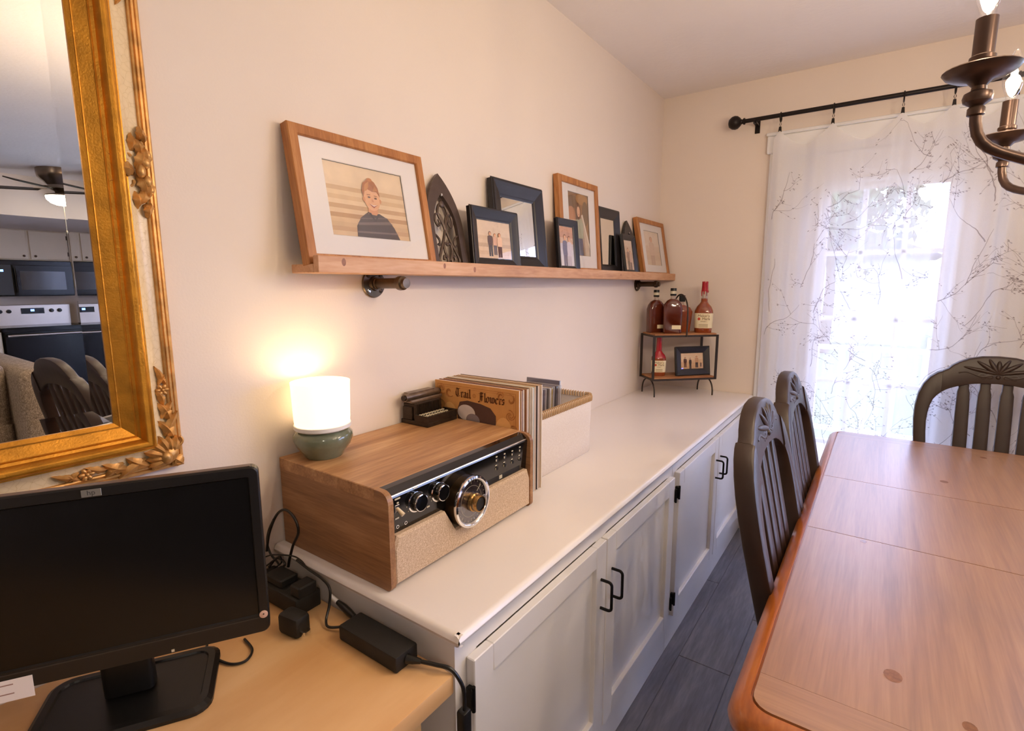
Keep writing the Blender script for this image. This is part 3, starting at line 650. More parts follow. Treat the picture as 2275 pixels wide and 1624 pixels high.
# ---------------------------------------------------------------- picture ledge
SZ = 1.441
sh = thing('picture_ledge', 'pine picture ledge with a front lip on the left wall', 'shelf')
m = MB(); m.box(0.0085, 0.092, 0.695, D-0.003, 1.421, SZ, bev=0.0015); m.build('board', PINE, sh)
m = MB(); m.box(0.092, 0.11, 0.695, D-0.003, 1.421, 1.459, bev=0.0015); lp = m.build('front_lip', PINE, sh)
KN = paint('pine_knot', S(150, 100, 74), rough=0.5, var=0.3, scale=90)
for y, z, r in ((0.762, 1.446, 0.006), (1.098, 1.447, 0.005), (1.23, 1.44, 0.0055), (2.3, 1.441, 0.004)):
    m = MB(); m.add([(0.1103, y+r*math.cos(a), z+1.5*r*math.sin(a)) for a in [2*PI*i/12 for i in range(12)]], [list(range(12))]); m.build('knot', KN, lp)
for y, lab in ((0.934, 'iron pipe bracket with a round wall flange near the desk end of the ledge'), (2.765, 'iron pipe bracket under the far end of the ledge by the bottles')):
    b = thing('pipe_bracket', lab, 'bracket', (0, y, 1.399), group='pipe brackets under the ledge')
    m = MB(); RY = Matrix.Rotation(PI/2, 4, 'Y')
    m.lathe([(0.0, 0.0015), (0.037, 0.0015), (0.038, 0.004), (0.036, 0.007), (0.02, 0.009), (0.018, 0.018), (0.0, 0.018)], 28, M=RY)
    fl = m.build('flange', BRONZE if y > 2 else PIPE, b)
    for k in range(4):
        a = PI/4+PI/2*k; m = MB(); m.lathe([(0.0055, 0.0065), (0.0055, 0.0095), (0.003, 0.0105), (0, 0.0105)], 10, M=Matrix.Translation((0, 0.028*math.cos(a), 0.028*math.sin(a))) @ RY); m.build('screw', CHROME if k == 2 else BRONZE, fl)
    m = MB(); m.tube([(0.016, 0, 0.0), (0.105, 0, 0.0)], 0.0135, 16); m.lathe([(0.0165, 0.013), (0.0165, 0.022), (0.0145, 0.024)], 18, M=RY); m.build('pipe', BRONZE if y > 2 else PIPE, b)
    m = MB(); m.lathe([(0.0135, 0.100), (0.0175, 0.102), (0.0185, 0.106), (0.0175, 0.118), (0.0135, 0.121), (0.0125, 0.13), (0.0, 0.131)], 18, M=RY); m.build('end_cap', BRONZE if y > 2 else PIPE, b)

# ---------------------------------------------------------------- framed pictures
def ell(cx, cy, rx, ry, n=20, a0=0, a1=2*PI): return [(cx+rx*math.cos(a0+(a1-a0)*i/n), cy+ry*math.sin(a0+(a1-a0)*i/n)) for i in range(n if abs(a1-a0) > 6.28 else n+1)]
def photo_mesh(parent, w, h, cz, y, layers, name='photo'):
    """flat print: layers of ink outlines in unit coordinates of the picture"""
    m = MB(); mats = []; idx = {}
    for i, (poly, c) in enumerate(layers):
        if c not in idx: idx[c] = len(mats); mats.append(flat(c))
        yy = y-0.00012*i
        m.add([((px-0.5)*w, yy, cz+(py-0.5)*h) for px, py in poly], [list(range(len(poly)))], idx[c])
    return m.build(name, mats, parent)
RECT = [(0, 0), (1, 0), (1, 1), (0, 1)]
def bands(cols):
    n = len(cols); return [([(0, 1-(i+1)/n), (1, 1-(i+1)/n), (1, 1-i/n), (0, 1-i/n)], c) for i, c in enumerate(cols)]
def person(cx, y0, h, top, legs, skin=(232, 178, 140), hair=(120, 74, 44), w=0.09, arms=True):
    P = [([(cx-w*0.75, y0), (cx-w*0.1, y0), (cx, y0+h*0.42), (cx+w*0.1, y0), (cx+w*0.75, y0), (cx+w*0.8, y0+h*0.5), (cx-w*0.8, y0+h*0.5)], legs),
         ([(cx-w*0.85, y0+h*0.44), (cx+w*0.85, y0+h*0.44), (cx+w*1.05, y0+h*0.6), (cx+w*0.95, y0+h*0.8), (cx+w*0.3, y0+h*0.84), (cx-w*0.3, y0+h*0.84), (cx-w*0.95, y0+h*0.8), (cx-w*1.05, y0+h*0.6)], top),
         (ell(cx, y0+h*0.915, w*0.55, h*0.085), hair), (ell(cx+w*0.05, y0+h*0.9, w*0.42, h*0.072), skin)]
    return P
def lean_for(h, x0=0.074): return math.asin(min(0.3, max(0.02, (x0-0.012)/h)))
def framed(name, label, cat, y0, y1, h, fwid, dep, mat, prof=None, group=None, xb=0.084, xt=0.004):
    """frame standing on the ledge, leaning on the wall; local front is -Y"""
    w = y1-y0; a = math.asin(min(0.5, (xb-dep-xt)/h))
    t = thing(name, label, cat, (xb, (y0+y1)/2, SZ+0.0006), PI/2, group, rx=-a)
    prof = prof or [(fwid, dep*0.75), (fwid, 0.003), (fwid-0.002, 0.0), (0.002, 0.0), (0.0, 0.002), (0.0, dep), (fwid*0.6, dep)]
    m = MB(); m.loft(frame_loops(w, h, prof), smooth=False); m.build('frame', mat, t)
    m = MB(); m.box(-w/2+fwid*0.6, w/2-fwid*0.6, dep*0.7, dep*0.85, fwid*0.6, h-fwid*0.6); m.build('backing', BLACKMATTE, t)
    return t, w, h
def glaze(t, w, h, f, y): m = MB(); m.box(-w/2+f*0.9, w/2-f*0.9, y, y+0.0012, f*0.9, h-f*0.9); m.build('glazing', GLASS, t)
def mat_board(t, w, h, f, pw, ph, y, cz=None):
    cz = cz or h/2; m = MB()
    lo = frame_loops(w-2*f*0.9, h-2*f*0.9, [(0, y)])[0]; lo = [(x, yy, z+f*0.9) for x, yy, z in lo]
    inn = [(-pw/2, y, cz-ph/2), (pw/2, y, cz-ph/2), (pw/2, y, cz+ph/2), (-pw/2, y, cz+ph/2)]; bv = [(x*1.0, y+0.0016, z) for x, _, z in [(-pw/2+0.0015, 0, cz-ph/2+0.0015), (pw/2-0.0015, 0, cz-ph/2+0.0015), (pw/2-0.0015, 0, cz+ph/2-0.0015), (-pw/2+0.0015, 0, cz+ph/2-0.0015)]]
    m.loft([lo, inn, bv], smooth=False); m.build('mat_board', PAPER, t)
COVE = lambda fwid, dep: [(fwid, dep*0.8), (fwid, dep*0.55), (fwid*0.9, dep*0.5), (fwid*0.82, dep*0.4), (fwid*0.6, dep*0.28), (fwid*0.35, dep*0.12), (fwid*0.25, 0.001), (fwid*0.18, 0.0), (fwid*0.1, 0.0), (fwid*0.08, dep*0.15), (0.001, dep*0.18), (0.0, dep*0.3), (0.003, dep*0.35), (0.003, dep*0.9), (fwid*0.6, dep)]
# large oak frame: portrait of a child by the sea
t, w, h = framed('framed_photograph', 'large oak frame with a wide white mat and a smiling child in a striped top', 'picture frame', 0.692, 1.098, 0.312, 0.024, 0.026, OAKF, group='frames on the picture ledge')
pw, ph = 0.245, 0.178
mat_board(t, w, h, 0.024, pw, ph, 0.008, cz=h/2+0.004); glaze(t, w, h, 0.024, 0.0055)
sea = bands([(238, 212, 176)]*4+[(236, 210, 174), (214, 178, 134), (232, 204, 162), (222, 188, 142), (236, 208, 168), (206, 166, 120), (232, 202, 160), (196, 152, 104), (226, 192, 146), (218, 184, 138), (208, 168, 124), (226, 194, 152)])
bx = 0.54
boy = sea+[([(0.29, 0), (0.86, 0), (0.80, 0.17), (0.72, 0.30), (0.62, 0.36), (0.47, 0.37), (0.37, 0.28), (0.30, 0.15)], (78, 66, 62)),
  ([(0.32, 0.2), (0.74, 0.26), (0.78, 0.22), (0.32, 0.165)], (122, 106, 98)), ([(0.30, 0.08), (0.83, 0.1), (0.835, 0.075), (0.295, 0.055)], (126, 110, 102)), ([(0.36, 0.27), (0.70, 0.315), (0.72, 0.30), (0.35, 0.252)], (110, 96, 90)),
  ([(0.47, 0.34), (0.60, 0.33), (0.60, 0.45), (0.48, 0.45)], (226, 160, 112)), ([(0.46, 0.37), (0.545, 0.24), (0.555, 0.24), (0.505, 0.36)], (58, 50, 50)), ([(0.62, 0.36), (0.555, 0.24), (0.545, 0.24), (0.585, 0.35)], (58, 50, 50)),
  (ell(0.545, 0.56, 0.104, 0.165), (240, 184, 136)), (ell(0.44, 0.55, 0.016, 0.035), (226, 160, 112)), (ell(0.652, 0.545, 0.014, 0.033), (226, 160, 112)),
  ([(0.435, 0.57), (0.425, 0.68), (0.45, 0.78), (0.5, 0.83), (0.55, 0.85), (0.6, 0.82), (0.64, 0.74), (0.655, 0.6), (0.62, 0.68), (0.56, 0.67), (0.5, 0.70), (0.455, 0.66)], (176, 104, 52)),
  ([(0.45, 0.66), (0.47, 0.76), (0.53, 0.82), (0.52, 0.74), (0.49, 0.68)], (206, 140, 80)), ([(0.56, 0.67), (0.6, 0.76), (0.63, 0.70)], (198, 130, 72)), (ell(0.54, 0.84, 0.035, 0.025), (196, 124, 66)),
  (ell(0.505, 0.585, 0.018, 0.013), (110, 76, 58)), (ell(0.59, 0.578, 0.018, 0.013), (110, 76, 58)), ([(0.48, 0.615), (0.525, 0.62), (0.525, 0.628), (0.482, 0.624)], (160, 100, 60)), ([(0.57, 0.612), (0.615, 0.605), (0.615, 0.613), (0.572, 0.62)], (160, 100, 60)),
  ([(0.545, 0.57), (0.535, 0.52), (0.565, 0.52)], (222, 156, 112)), ([(0.495, 0.49), (0.545, 0.462), (0.605, 0.485), (0.55, 0.435)], (176, 84, 70)), ([(0.505, 0.486), (0.546, 0.47), (0.597, 0.481), (0.55, 0.455)], (250, 240, 230))]
photo_mesh(t, pw-0.004, ph-0.004, h/2+0.004, 0.0125, boy)
# gothic arch ornaments
ARCHM = paint('arch_iron', S(84, 68, 60), rough=0.4, metal=0.35, var=0.15, scale=30)
def arch(y0, y1, h, label, mat):
    w = y1-y0; dep = 0.012; a = math.asin(min(0.5, (0.070-dep-0.004)/h))
    t = thing('arch_ornament', label, 'ornament', (0.070, (y0+y1)/2, SZ+0.0006), PI/2, 'gothic arch ornaments', rx=-a)
    def outline(ins, n=9):
        hw = w/2-ins; z0 = ins*0.6; zs = h*0.40; za = h-ins*2.3; P = [(-hw, z0), (hw, z0)]
        R = ((za-zs)**2+hw**2)/(2*hw)
        for i in range(n+1):
            ang = math.asin((za-zs)/R)*i/n; P.append((hw-R+R*math.cos(ang), zs+R*math.sin(ang)))
        return P+[(-x, z) for x, z in P[2:-1][::-1]]
    o, i_ = outline(0.0), outline(0.026); m = MB()
    m.loft([[(x, 0, z) for x, z in o], [(x, dep, z) for x, z in o], [(x, dep, z) for x, z in i_], [(x, 0, z) for x, z in i_], [(x, 0, z) for x, z in o]], smooth=False); m.build('arch_frame', mat, t)
    hw = w/2-0.026; 
    def sc(pts, r=0.0042):
        m = MB(); m.tube(spline([(x*hw, dep*0.5, z*h) for x, z in pts], 5), r, 6); m.build('scroll', mat, t)
    for s in (1, -1):
        sc([(0, 0.70), (s*0.28, 0.66), (s*0.42, 0.58), (s*0.12, 0.47), (s*0.0, 0.40)])
        sc([(s*0.02, 0.44), (s*0.25, 0.56), (s*0.62, 0.57), (s*0.72, 0.50), (s*0.55, 0.45), (s*0.38, 0.48), (s*0.45, 0.52)], 0.0036)
        sc([(s*0.0, 0.42), (s*0.3, 0.30), (s*0.72, 0.16), (s*0.86, 0.09), (s*0.62, 0.045), (s*0.25, 0.06), (s*0.18, 0.12), (s*0.42, 0.14), (s*0.5, 0.1)])
        sc([(s*0.04, 0.09), (s*0.3, 0.18), (s*0.3, 0.25), (s*0.12, 0.275), (0, 0.25)], 0.0036)
        sc([(s*0.98, 0.36), (s*0.8, 0.34), (s*0.62, 0.30), (s*0.66, 0.25), (s*0.8, 0.26)], 0.0034)
    m = MB(); m.ball((0, dep*0.4, 0.685*h), 0.011, 0.005, 0.012); m.build('rosette', mat, t)
    m = MB(); m.lathe([(0.0035, 0), (0.0035, 0.004), (0, 0.005)], 8, M=Matrix.Translation((0, 0, 0.775*h)) @ Matrix.Rotation(PI/2, 4, 'X')); m.build('screw', CHROME, t)
    return t
arch(1.101, 1.254, 0.283, 'dark gothic arch ornament with scrollwork beside the large oak frame', ARCHM)
arch(2.49, 2.645, 0.283, 'dark gothic arch ornament next to the last oak frame', BLKFRAME)
# black frame, three people on a beach
t, w, h = framed('framed_photograph', 'black coved frame with three people on a beach', 'picture frame', 1.258, 1.512, 0.198, 0.040, 0.022, BLKFRAME, COVE(0.040, 0.022), 'frames on the picture ledge', xb=0.09, xt=0.05)
pw, ph = w-0.078, h-0.078
photo_mesh(t, pw, ph, h/2, 0.0135, bands([(238, 212, 184)]*4+[(226, 196, 164), (232, 204, 174), (214, 182, 150), (230, 200, 168), (222, 190, 156), (228, 198, 166)])+person(0.36, 0.06, 0.66, (96, 70, 66), (70, 66, 72), w=0.075)+person(0.5, 0.1, 0.58, (226, 178, 150), (96, 80, 84), w=0.06, hair=(176, 104, 52))+person(0.64, 0.04, 0.66, (236, 196, 166), (96, 66, 62), w=0.075, hair=(150, 84, 48))); glaze(t, w, h, 0.040, 0.0115)
# large black framed mirror
t, w, h = framed('framed_mirror', 'large black framed mirror reflecting the curtain rod', 'mirror', 1.42, 1.735, 0.312, 0.058, 0.028, BLKFRAME, COVE(0.058, 0.028), 'framed mirrors on the ledge', xb=0.064)
m = MB(); m.box(-w/2+0.05, w/2-0.05, 0.017, 0.019, 0.05, h-0.05); m.build('mirror_glass', MIRROR, t)
# small black frame, couple
t, w, h = framed('framed_photograph', 'small narrow black frame with a couple in winter light', 'picture frame', 1.778, 1.945, 0.214, 0.030, 0.02, BLKFRAME, COVE(0.030, 0.02), 'frames on the picture ledge', xb=0.09, xt=0.05)
photo_mesh(t, w-0.058, h-0.058, h/2, 0.0125, bands([(214, 156, 122), (206, 150, 120), (224, 186, 160), (216, 206, 214), (226, 220, 228), (232, 226, 230), (236, 228, 230)])+person(0.36, -0.15, 0.95, (112, 108, 136), (110, 100, 120), w=0.17)+person(0.66, -0.15, 0.92, (214, 204, 216), (200, 190, 200), w=0.16, hair=(120, 70, 50))); glaze(t, w, h, 0.030, 0.0105)
# tall oak frame, girl on a walkway
t, w, h = framed('framed_photograph', 'tall oak frame with a white mat and a girl on a walkway', 'picture frame', 1.855, 2.205, 0.392, 0.026, 0.024, OAKF, group='frames on the picture ledge', xb=0.058)
pw, ph = 0.182, 0.262
mat_board(t, w, h, 0.026, pw, ph, 0.008, cz=h/2+0.012); glaze(t, w, h, 0.026, 0.0055)
gl = [([(0, 0), (1, 0), (1, 1), (0, 1)], (150, 104, 58)), (ell(0.25, 0.86, 0.3, 0.1), (120, 82, 40)), (ell(0.7, 0.92, 0.3, 0.09), (176, 126, 66)), (ell(0.85, 0.7, 0.16, 0.2), (110, 80, 44)), (ell(0.15, 0.62, 0.2, 0.16), (196, 134, 88)),
  ([(0, 0), (0.42, 0), (0.40, 0.58), (0, 0.56)], (222, 190, 164)), ([(0.62, 0.66), (0.7, 0.68), (1, 0.12), (1, 0), (0.74, 0), (0.62, 0.4)], (206, 184, 160)), ([(0.66, 0.66), (0.7, 0.68), (1, 0.2), (1, 0.12)], (240, 226, 210)), ([(0.72, 0.0), (0.8, 0.0), (0.7, 0.5), (0.66, 0.5)], (176, 150, 126)),
  ([(0.36, 0.02), (0.68, 0.0), (0.64, 0.32), (0.38, 0.32)], (92, 96, 122)), ([(0.34, 0.28), (0.68, 0.28), (0.72, 0.5), (0.64, 0.6), (0.5, 0.62), (0.36, 0.58), (0.3, 0.42)], (176, 178, 150)), (ell(0.48, 0.72, 0.13, 0.14), (112, 70, 44)), ([(0.36, 0.58), (0.37, 0.74), (0.45, 0.7), (0.42, 0.58)], (112, 70, 44)), ([(0.55, 0.58), (0.6, 0.72), (0.52, 0.7)], (124, 80, 50)), (ell(0.49, 0.71, 0.075, 0.085), (240, 192, 156)), ([(0.45, 0.685), (0.49, 0.665), (0.53, 0.685), (0.49, 0.65)], (190, 96, 84))]
photo_mesh(t, pw-0.004, ph-0.004, h/2+0.012, 0.0125, gl)
# second black mirror behind
t, w, h = framed('framed_mirror', 'black framed mirror half hidden behind the tall oak frame', 'mirror', 2.208, 2.454, 0.312, 0.05, 0.022, BLKFRAME, COVE(0.05, 0.022), 'framed mirrors on the ledge', xb=0.052)
m = MB(); m.box(-w/2+0.042, w/2-0.042, 0.0135, 0.0155, 0.042, h-0.042); m.build('mirror_glass', MIRROR, t)
# small black frame in front of it
t, w, h = framed('framed_photograph', 'smallest black frame, standing before the second arch ornament', 'picture frame', 2.418, 2.575, 0.205, 0.030, 0.018, BLKFRAME, COVE(0.030, 0.018), 'frames on the picture ledge', xb=0.09, xt=0.04)
photo_mesh(t, w-0.058, h-0.058, h/2, 0.0115, bands([(230, 206, 184), (220, 190, 164), (206, 170, 142), (216, 186, 160), (226, 200, 176)])+person(0.4, -0.05, 0.8, (150, 110, 92), (90, 74, 70), w=0.15)+person(0.66, -0.05, 0.7, (206, 170, 150), (120, 96, 88), w=0.13)); glaze(t, w, h, 0.030, 0.0095)
# last oak frame
t, w, h = framed('framed_photograph', 'oak frame with a white mat and a pale portrait, last by the corner', 'picture frame', 2.668, 3.066, 0.312, 0.024, 0.024, OAKF, group='frames on the picture ledge')
pw, ph = 0.225, 0.19
mat_board(t, w, h, 0.024, pw, ph, 0.008, cz=h/2+0.002); glaze(t, w, h, 0.024, 0.0055)
photo_mesh(t, pw-0.004, ph-0.004, h/2+0.002, 0.0125, bands([(240, 220, 198)]*3+[(234, 208, 182), (228, 200, 172), (224, 196, 166), (230, 204, 176)])+person(0.45, -0.15, 1.0, (226, 196, 172), (206, 172, 146), w=0.17, hair=(206, 156, 110)))

# ---------------------------------------------------------------- table lamp on the record player
PTZ = 1.0
lm = thing('table_lamp', 'small lit lamp with a white drum shade and a green glazed base', 'lamp', (0.078, 0.705, PTZ+0.0005))
m = MB(); m.lathe([(0.0, 0.0), (0.042, 0.0), (0.045, 0.004), (0.049, 0.012), (0.061, 0.028), (0.0665, 0.042), (0.066, 0.053), (0.059, 0.061), (0.05, 0.065), (0.046, 0.068)], 36, cap=False); m.build('base', CERAM, lm)
m = MB(); m.lathe([(0.047, 0.066), (0.06, 0.066), (0.0635, 0.069), (0.0635, 0.077), (0.06, 0.079), (0.047, 0.079)], 36, cap=False); m.build('collar', TRIM, lm)
SHADE = bpy.data.materials.new('lit_lamp_shade'); SHADE.use_nodes = True
b_ = SHADE.node_tree.nodes['Principled BSDF']; b_.inputs['Base Color'].default_value = (0.9, 0.85, 0.76, 1); b_.inputs['Roughness'].default_value = 0.8
b_.inputs['Emission Color'].default_value = (1.0, 0.74, 0.42, 1); b_.inputs['Emission Strength'].default_value = 1.5
m = MB(); m.lathe([(0.061, 0.079), (0.0622, 0.09), (0.0648, 0.168), (0.0655, 0.176), (0.0625, 0.176), (0.0615, 0.168), (0.059, 0.09), (0.058, 0.08)], 40, cap=False); m.build('shade', SHADE, lm)
m = MB(); m.lathe([(0.0, 0.079), (0.012, 0.079), (0.012, 0.1), (0.0, 0.1)], 12); m.lathe([(0.008, 0.1), (0.016, 0.115), (0.017, 0.125), (0.01, 0.14), (0, 0.144)], 14, cap=False); m.build('bulb', emitm('lamp_bulb', (1, 0.78, 0.48, 1), 25.0), lm)
point_light('lamp_light', (0, 0, 0.152), LAMP_W, (1.0, 0.7, 0.38), 0.02, lm)
# ---------------------------------------------------------------- record player
PX1 = 0.378; PY0, PY1 = 0.634, 1.143; PZ0 = HC+0.0006
rp = thing('record_player', 'walnut record player with a black dial panel and woven speaker front', 'record player', (0, 0, 0))
def side_profile(x0, x1, z0, z1, r, n=6):
    P = [(x0, z0)]
    P += [(x1-0.012+0.012*math.sin(a), z0+0.012-0.012*math.cos(a)) for a in [PI/2*i/n for i in range(n+1)]]
    P += [(x1-r+r*math.cos(a), z1-r+r*math.sin(a)) for a in [PI/2*i/n for i in range(n+1)]]
    return P+[(x0, z1)]
def xz_prism(m, P, y0, y1, mi=0): m.prism([(x, -z) for x, z in P], y0, y1, mi, M=Matrix(((1, 0, 0, 0), (0, 0, 1, 0), (0, -1, 0, 0), (0, 0, 0, 1))))
for y0, y1 in ((PY0, PY0+0.013), (PY1-0.013, PY1)):
    m = MB(); xz_prism(m, side_profile(0.008, PX1, PZ0, 0.9985, 0.024), y0, y1); m.build('side_panel', WALNUTS, rp)
m = MB(); m.box(0.008, 0.34, PY0+0.013, PY1-0.013, PZ0, 0.968); m.build('cabinet', WALNUTS, rp)
m = MB(); m.box(0.006, 0.338, PY0-0.0005, PY1+0.0005, 0.972, PTZ, bev=0.0015); m.build('lid', WALNUT, rp)
m = MB(); xz_prism(m, [(0.338, 0.9985), (0.352, 0.9965), (0.366, 0.985), (0.368, 0.98), (0.362, 0.90), (0.338, 0.90)], PY0+0.0132, PY1-0.0132); m.build('control_panel', BLACKG, rp)
m = MB(); m.tube([(0.3665, PY0+0.015, 0.9845), (0.3665, PY1-0.015, 0.9845)], 0.0018, 8); m.build('chrome_trim', CHROME, rp)
dyc, dzc = 0.868, 0.905
PG = [(PY0+0.0135, 0.801), (PY1-0.0135, 0.801), (PY1-0.0135, 0.88), (PY1-0.0225, 0.903), (dyc+0.058, 0.903), (dyc+0.058, 0.86), (dyc-0.04, 0.85), (dyc-0.072, 0.903), (PY0+0.0225, 0.903), (PY0+0.0135, 0.88)]
YZX = Matrix(((0, 0, 1, 0), (1, 0, 0, 0), (0, 1, 0, 0), (0, 0, 0, 1)))
m = MB(); m.prism(PG, 0.34, 0.3725, M=YZX); cy_, cz_ = 0.5*(PY0+PY1), 0.845
m.loft([[(0.3725, y, z) for y, z in PG], [(0.377, y+(0.004 if y < cy_-0.2 else (-0.004 if y > cy_+0.2 else 0)), z+(0.004 if z < 0.82 else -0.005)) for y, z in PG]], smooth=False, cap1=True)
m.build('speaker_grille', GRILLE, rp)
RYX = Matrix.Rotation(PI/2, 4, 'Y')
def dial_at(y, z, x): return Matrix.Translation((x, y, z)) @ RYX
dl = thing('x', 'x', 'x'); bpy.data.objects.remove(dl)
m = MB(); m.lathe([(0.0, 0.0), (0.0585, 0.0), (0.0585, 0.036), (0.0, 0.036)], 48, M=dial_at(dyc, dzc, 0.352), smooth=True); dl = m.build('dial_drum', paint('dial_bronze', S(74, 56, 38), rough=0.3, metal=0.8), rp)
m = MB(); m.lathe([(0.05, 0.0), (0.0595, 0.0), (0.0605, 0.004), (0.0595, 0.0075), (0.0545, 0.0085), (0.052, 0.007), (0.05, 0.003)], 48, M=dial_at(dyc, dzc, 0.388), cap=False); m.build('dial_ring', CHROME, dl)
m = MB(); m.add([tuple(dial_at(dyc, dzc, 0.3885) @ Vector((0.052*math.cos(a), 0.052*math.sin(a), 0))) for a in [2*PI*i/40 for i in range(40)]], [list(range(40))]); m.build('dial_face', paint('dial_face_smoke', S(58, 50, 58), rough=0.2, coat=0.6, var=0.2, scale=30), dl)
m = MB()
for k in range(24):
    a = 2*PI*k/24; c, s = math.cos(a), math.sin(a); r0, r1 = (0.041, 0.0485) if k % 3 == 0 else (0.045, 0.0485)
    m.tube([(0.3888, dyc+r0*c, dzc+r0*s), (0.3888, dyc+r1*c, dzc+r1*s)], 0.0006, 4)
m.tube([(0.3888, dyc+0.036*math.cos(a), dzc+0.036*math.sin(a)) for a in [2*PI*i/40 for i in range(40)]], 0.0004, 4, closed=True)
m.tube([(0.389, dyc+0.02, dzc+0.018), (0.389, dyc+0.034, dzc+0.03)], 0.001, 5)
dm = m.build('dial_marks', LETTER, dl); dm['kind'] = 'stuff'
m = MB(); m.lathe([(0.0, 0.0), (0.052, 0.0), (0.052, 0.0015), (0.0, 0.0015)], 40, M=dial_at(dyc, dzc, 0.394)); m.build('dial_glass', GLASS, dl)
m = MB(); m.lathe([(0.0, 0.0), (0.0215, 0.0), (0.0215, 0.005), (0.019, 0.007), (0.019, 0.019), (0.0175, 0.021), (0.0155, 0.021)], 32, M=dial_at(dyc, dzc, 0.396), cap=False); kn = m.build('tuning_knob', paint('brass_knob', S(176, 138, 86), rough=0.18, metal=1.0, var=0.05), rp)
m = MB(); m.lathe([(0.0, 0.019), (0.0157, 0.019)], 28, M=dial_at(dyc, dzc, 0.396), cap=False); m.build('knob_face', BLACKP, kn)
for y, z in ((0.719, 0.952), (0.786, 0.951)):
    m = MB(); m.lathe([(0.0, 0.0), (0.0215, 0.0), (0.0215, 0.003), (0.0195, 0.004), (0.018, 0.016), (0.0165, 0.018), (0.0, 0.0185)], 30, M=dial_at(y, z, 0.364)); k1 = m.build('knob', BLACKG, rp)
    m = MB(); m.lathe([(0.0205, 0.0), (0.0232, 0.0), (0.0232, 0.0025), (0.0205, 0.0035)], 30, M=dial_at(y, z, 0.364), cap=False); m.lathe([(0.0172, 0.0165), (0.0182, 0.0165), (0.0178, 0.0185), (0.0165, 0.019)], 30, M=dial_at(y, z, 0.364), cap=False); m.build('knob_ring', CHROME, k1)
    m = MB()
    for k in range(11):
        a = -0.6+k*0.43; m.box(0.3655, 0.3661, y+0.027*math.cos(a)-0.0009, y+0.027*math.cos(a)+0.0009, z+0.027*math.sin(a)-0.0009, z+0.027*math.sin(a)+0.0009)
    m.box(0.3675, 0.368, y-0.009, y+0.003, z+0.0292, z+0.0312); kk = m.build('knob_marks', LETTER, k1); kk['kind'] = 'stuff'
m = MB(); m.box(0.363, 0.368, 0.66, 0.672, 0.947, 0.963, bev=0.001); sw = m.build('switch_plate', CHROME, rp)
m = MB(); m.tube([(0.367, 0.666, 0.956), (0.382, 0.668, 0.945)], [0.003, 0.0048], 10); m.build('switch_lever', paint('ivory_lever', S(224, 206, 172), rough=0.3), sw)
def tick(y, z, w, h):
    x = 0.362+0.006*(z-0.90)/0.08+0.0004
    mk.box(x, x+0.0008, y-w/2, y+w/2, z-h/2, z+h/2)
mk = MB()
for a in ((0.666, 0.976, 0.014, 0.003), (0.667, 0.967, 0.005, 0.003), (0.666, 0.934, 0.01, 0.003), (0.754, 0.927, 0.008, 0.003)): tick(*a)
for i in range(4):
    y = 0.992+0.034*i
    for z, w, h in ((0.972, 0.006, 0.003), (0.9625, 0.0035, 0.005), (0.9495, 0.007, 0.0025), (0.9405, 0.0035, 0.005)): tick(y, z-0.0015*i+0.003*(i == 3), w, h)
mo = mk.build('panel_lettering', LETTER, rp); mo['kind'] = 'stuff'
for i in range(4):
    for z in (0.9625, 0.9405):
        m = MB(); m.lathe([(0.0045, 0), (0.0045, 0.002), (0.0, 0.0022)], 12, M=dial_at(0.996+0.034*i, z-0.0015*i, 0.3655)); m.build('button', BLACKP, rp)
m = MB(); m.box(0.362, 0.3635, 0.95, 1.10, 0.905, 0.919, bev=0.0005); lb = m.build('cassette_slot', BLACKP, rp)
m = MB(); m.box(0.3634, 0.3645, 1.008, 1.020, 0.908, 0.917); m.build('badge', LETTER, lb)
for y in (0.668, 0.69):
    m = MB(); m.lathe([(0.0025, 0), (0.0038, 0), (0.0038, 0.0015), (0.0025, 0.0015)], 12, M=dial_at(y, 0.915, 0.3628), cap=False); m.build('jack_socket', CHROME, rp)

# ---------------------------------------------------------------- miniature typewriter
TWM = paint('aged_bronze_cast', S(60, 48, 40), rough=0.4, metal=0.6, var=0.25, scale=60, bmp=0.2)
TWL = paint('worn_silver_cast', S(128, 112, 98), rough=0.35, metal=0.8, var=0.2, scale=60)
tw = thing('typewriter_figurine', 'small dark metal typewriter ornament on the record player beside the records', 'ornament', (0.0, 1.012, PTZ+0.0006))
m = MB(); m.box(0.006, 0.113, 0.0, 0.124, 0, 0.012, bev=0.0015); m.box(0.062, 0.113, 0.0, 0.005, 0.012, 0.03); m.box(0.062, 0.113, 0.119, 0.124, 0.012, 0.03); m.box(0.108, 0.113, 0.005, 0.119, 0.012, 0.03, bev=0.001); m.build('base', TWM, tw)
m = MB(); m.box(0.01, 0.058, 0.006, 0.118, 0.012, 0.06, bev=0.003); m.box(0.014, 0.05, 0.0, 0.006, 0.012, 0.05, bev=0.002)
for k in range(16): m.box(0.0575, 0.06, 0.018+0.0056*k, 0.0205+0.0056*k, 0.02, 0.055)
m.build('body', TWM, tw)
m = MB(); m.tube([(0.03, -0.006, 0.075), (0.03, 0.13, 0.075)], 0.011, 14); m.tube([(0.05, 0.0, 0.066), (0.05, 0.124, 0.066)], 0.004, 8); m.box(0.012, 0.054, 0.002, 0.122, 0.06, 0.066, bev=0.001); m.build('carriage', TWL, tw)
m = MB(); m.box(0.008, 0.034, 0.012, 0.112, 0.084, 0.0865, M=Matrix.Rotation(0.0, 4, 'Y')); m.build('paper_rest', TWL, tw)
for y in (-0.008, 0.132): m = MB(); m.tube([(0.03, y-0.004, 0.075), (0.03, y+0.004, 0.075)], 0.008, 12); m.build('platen_knob', TWM, tw)
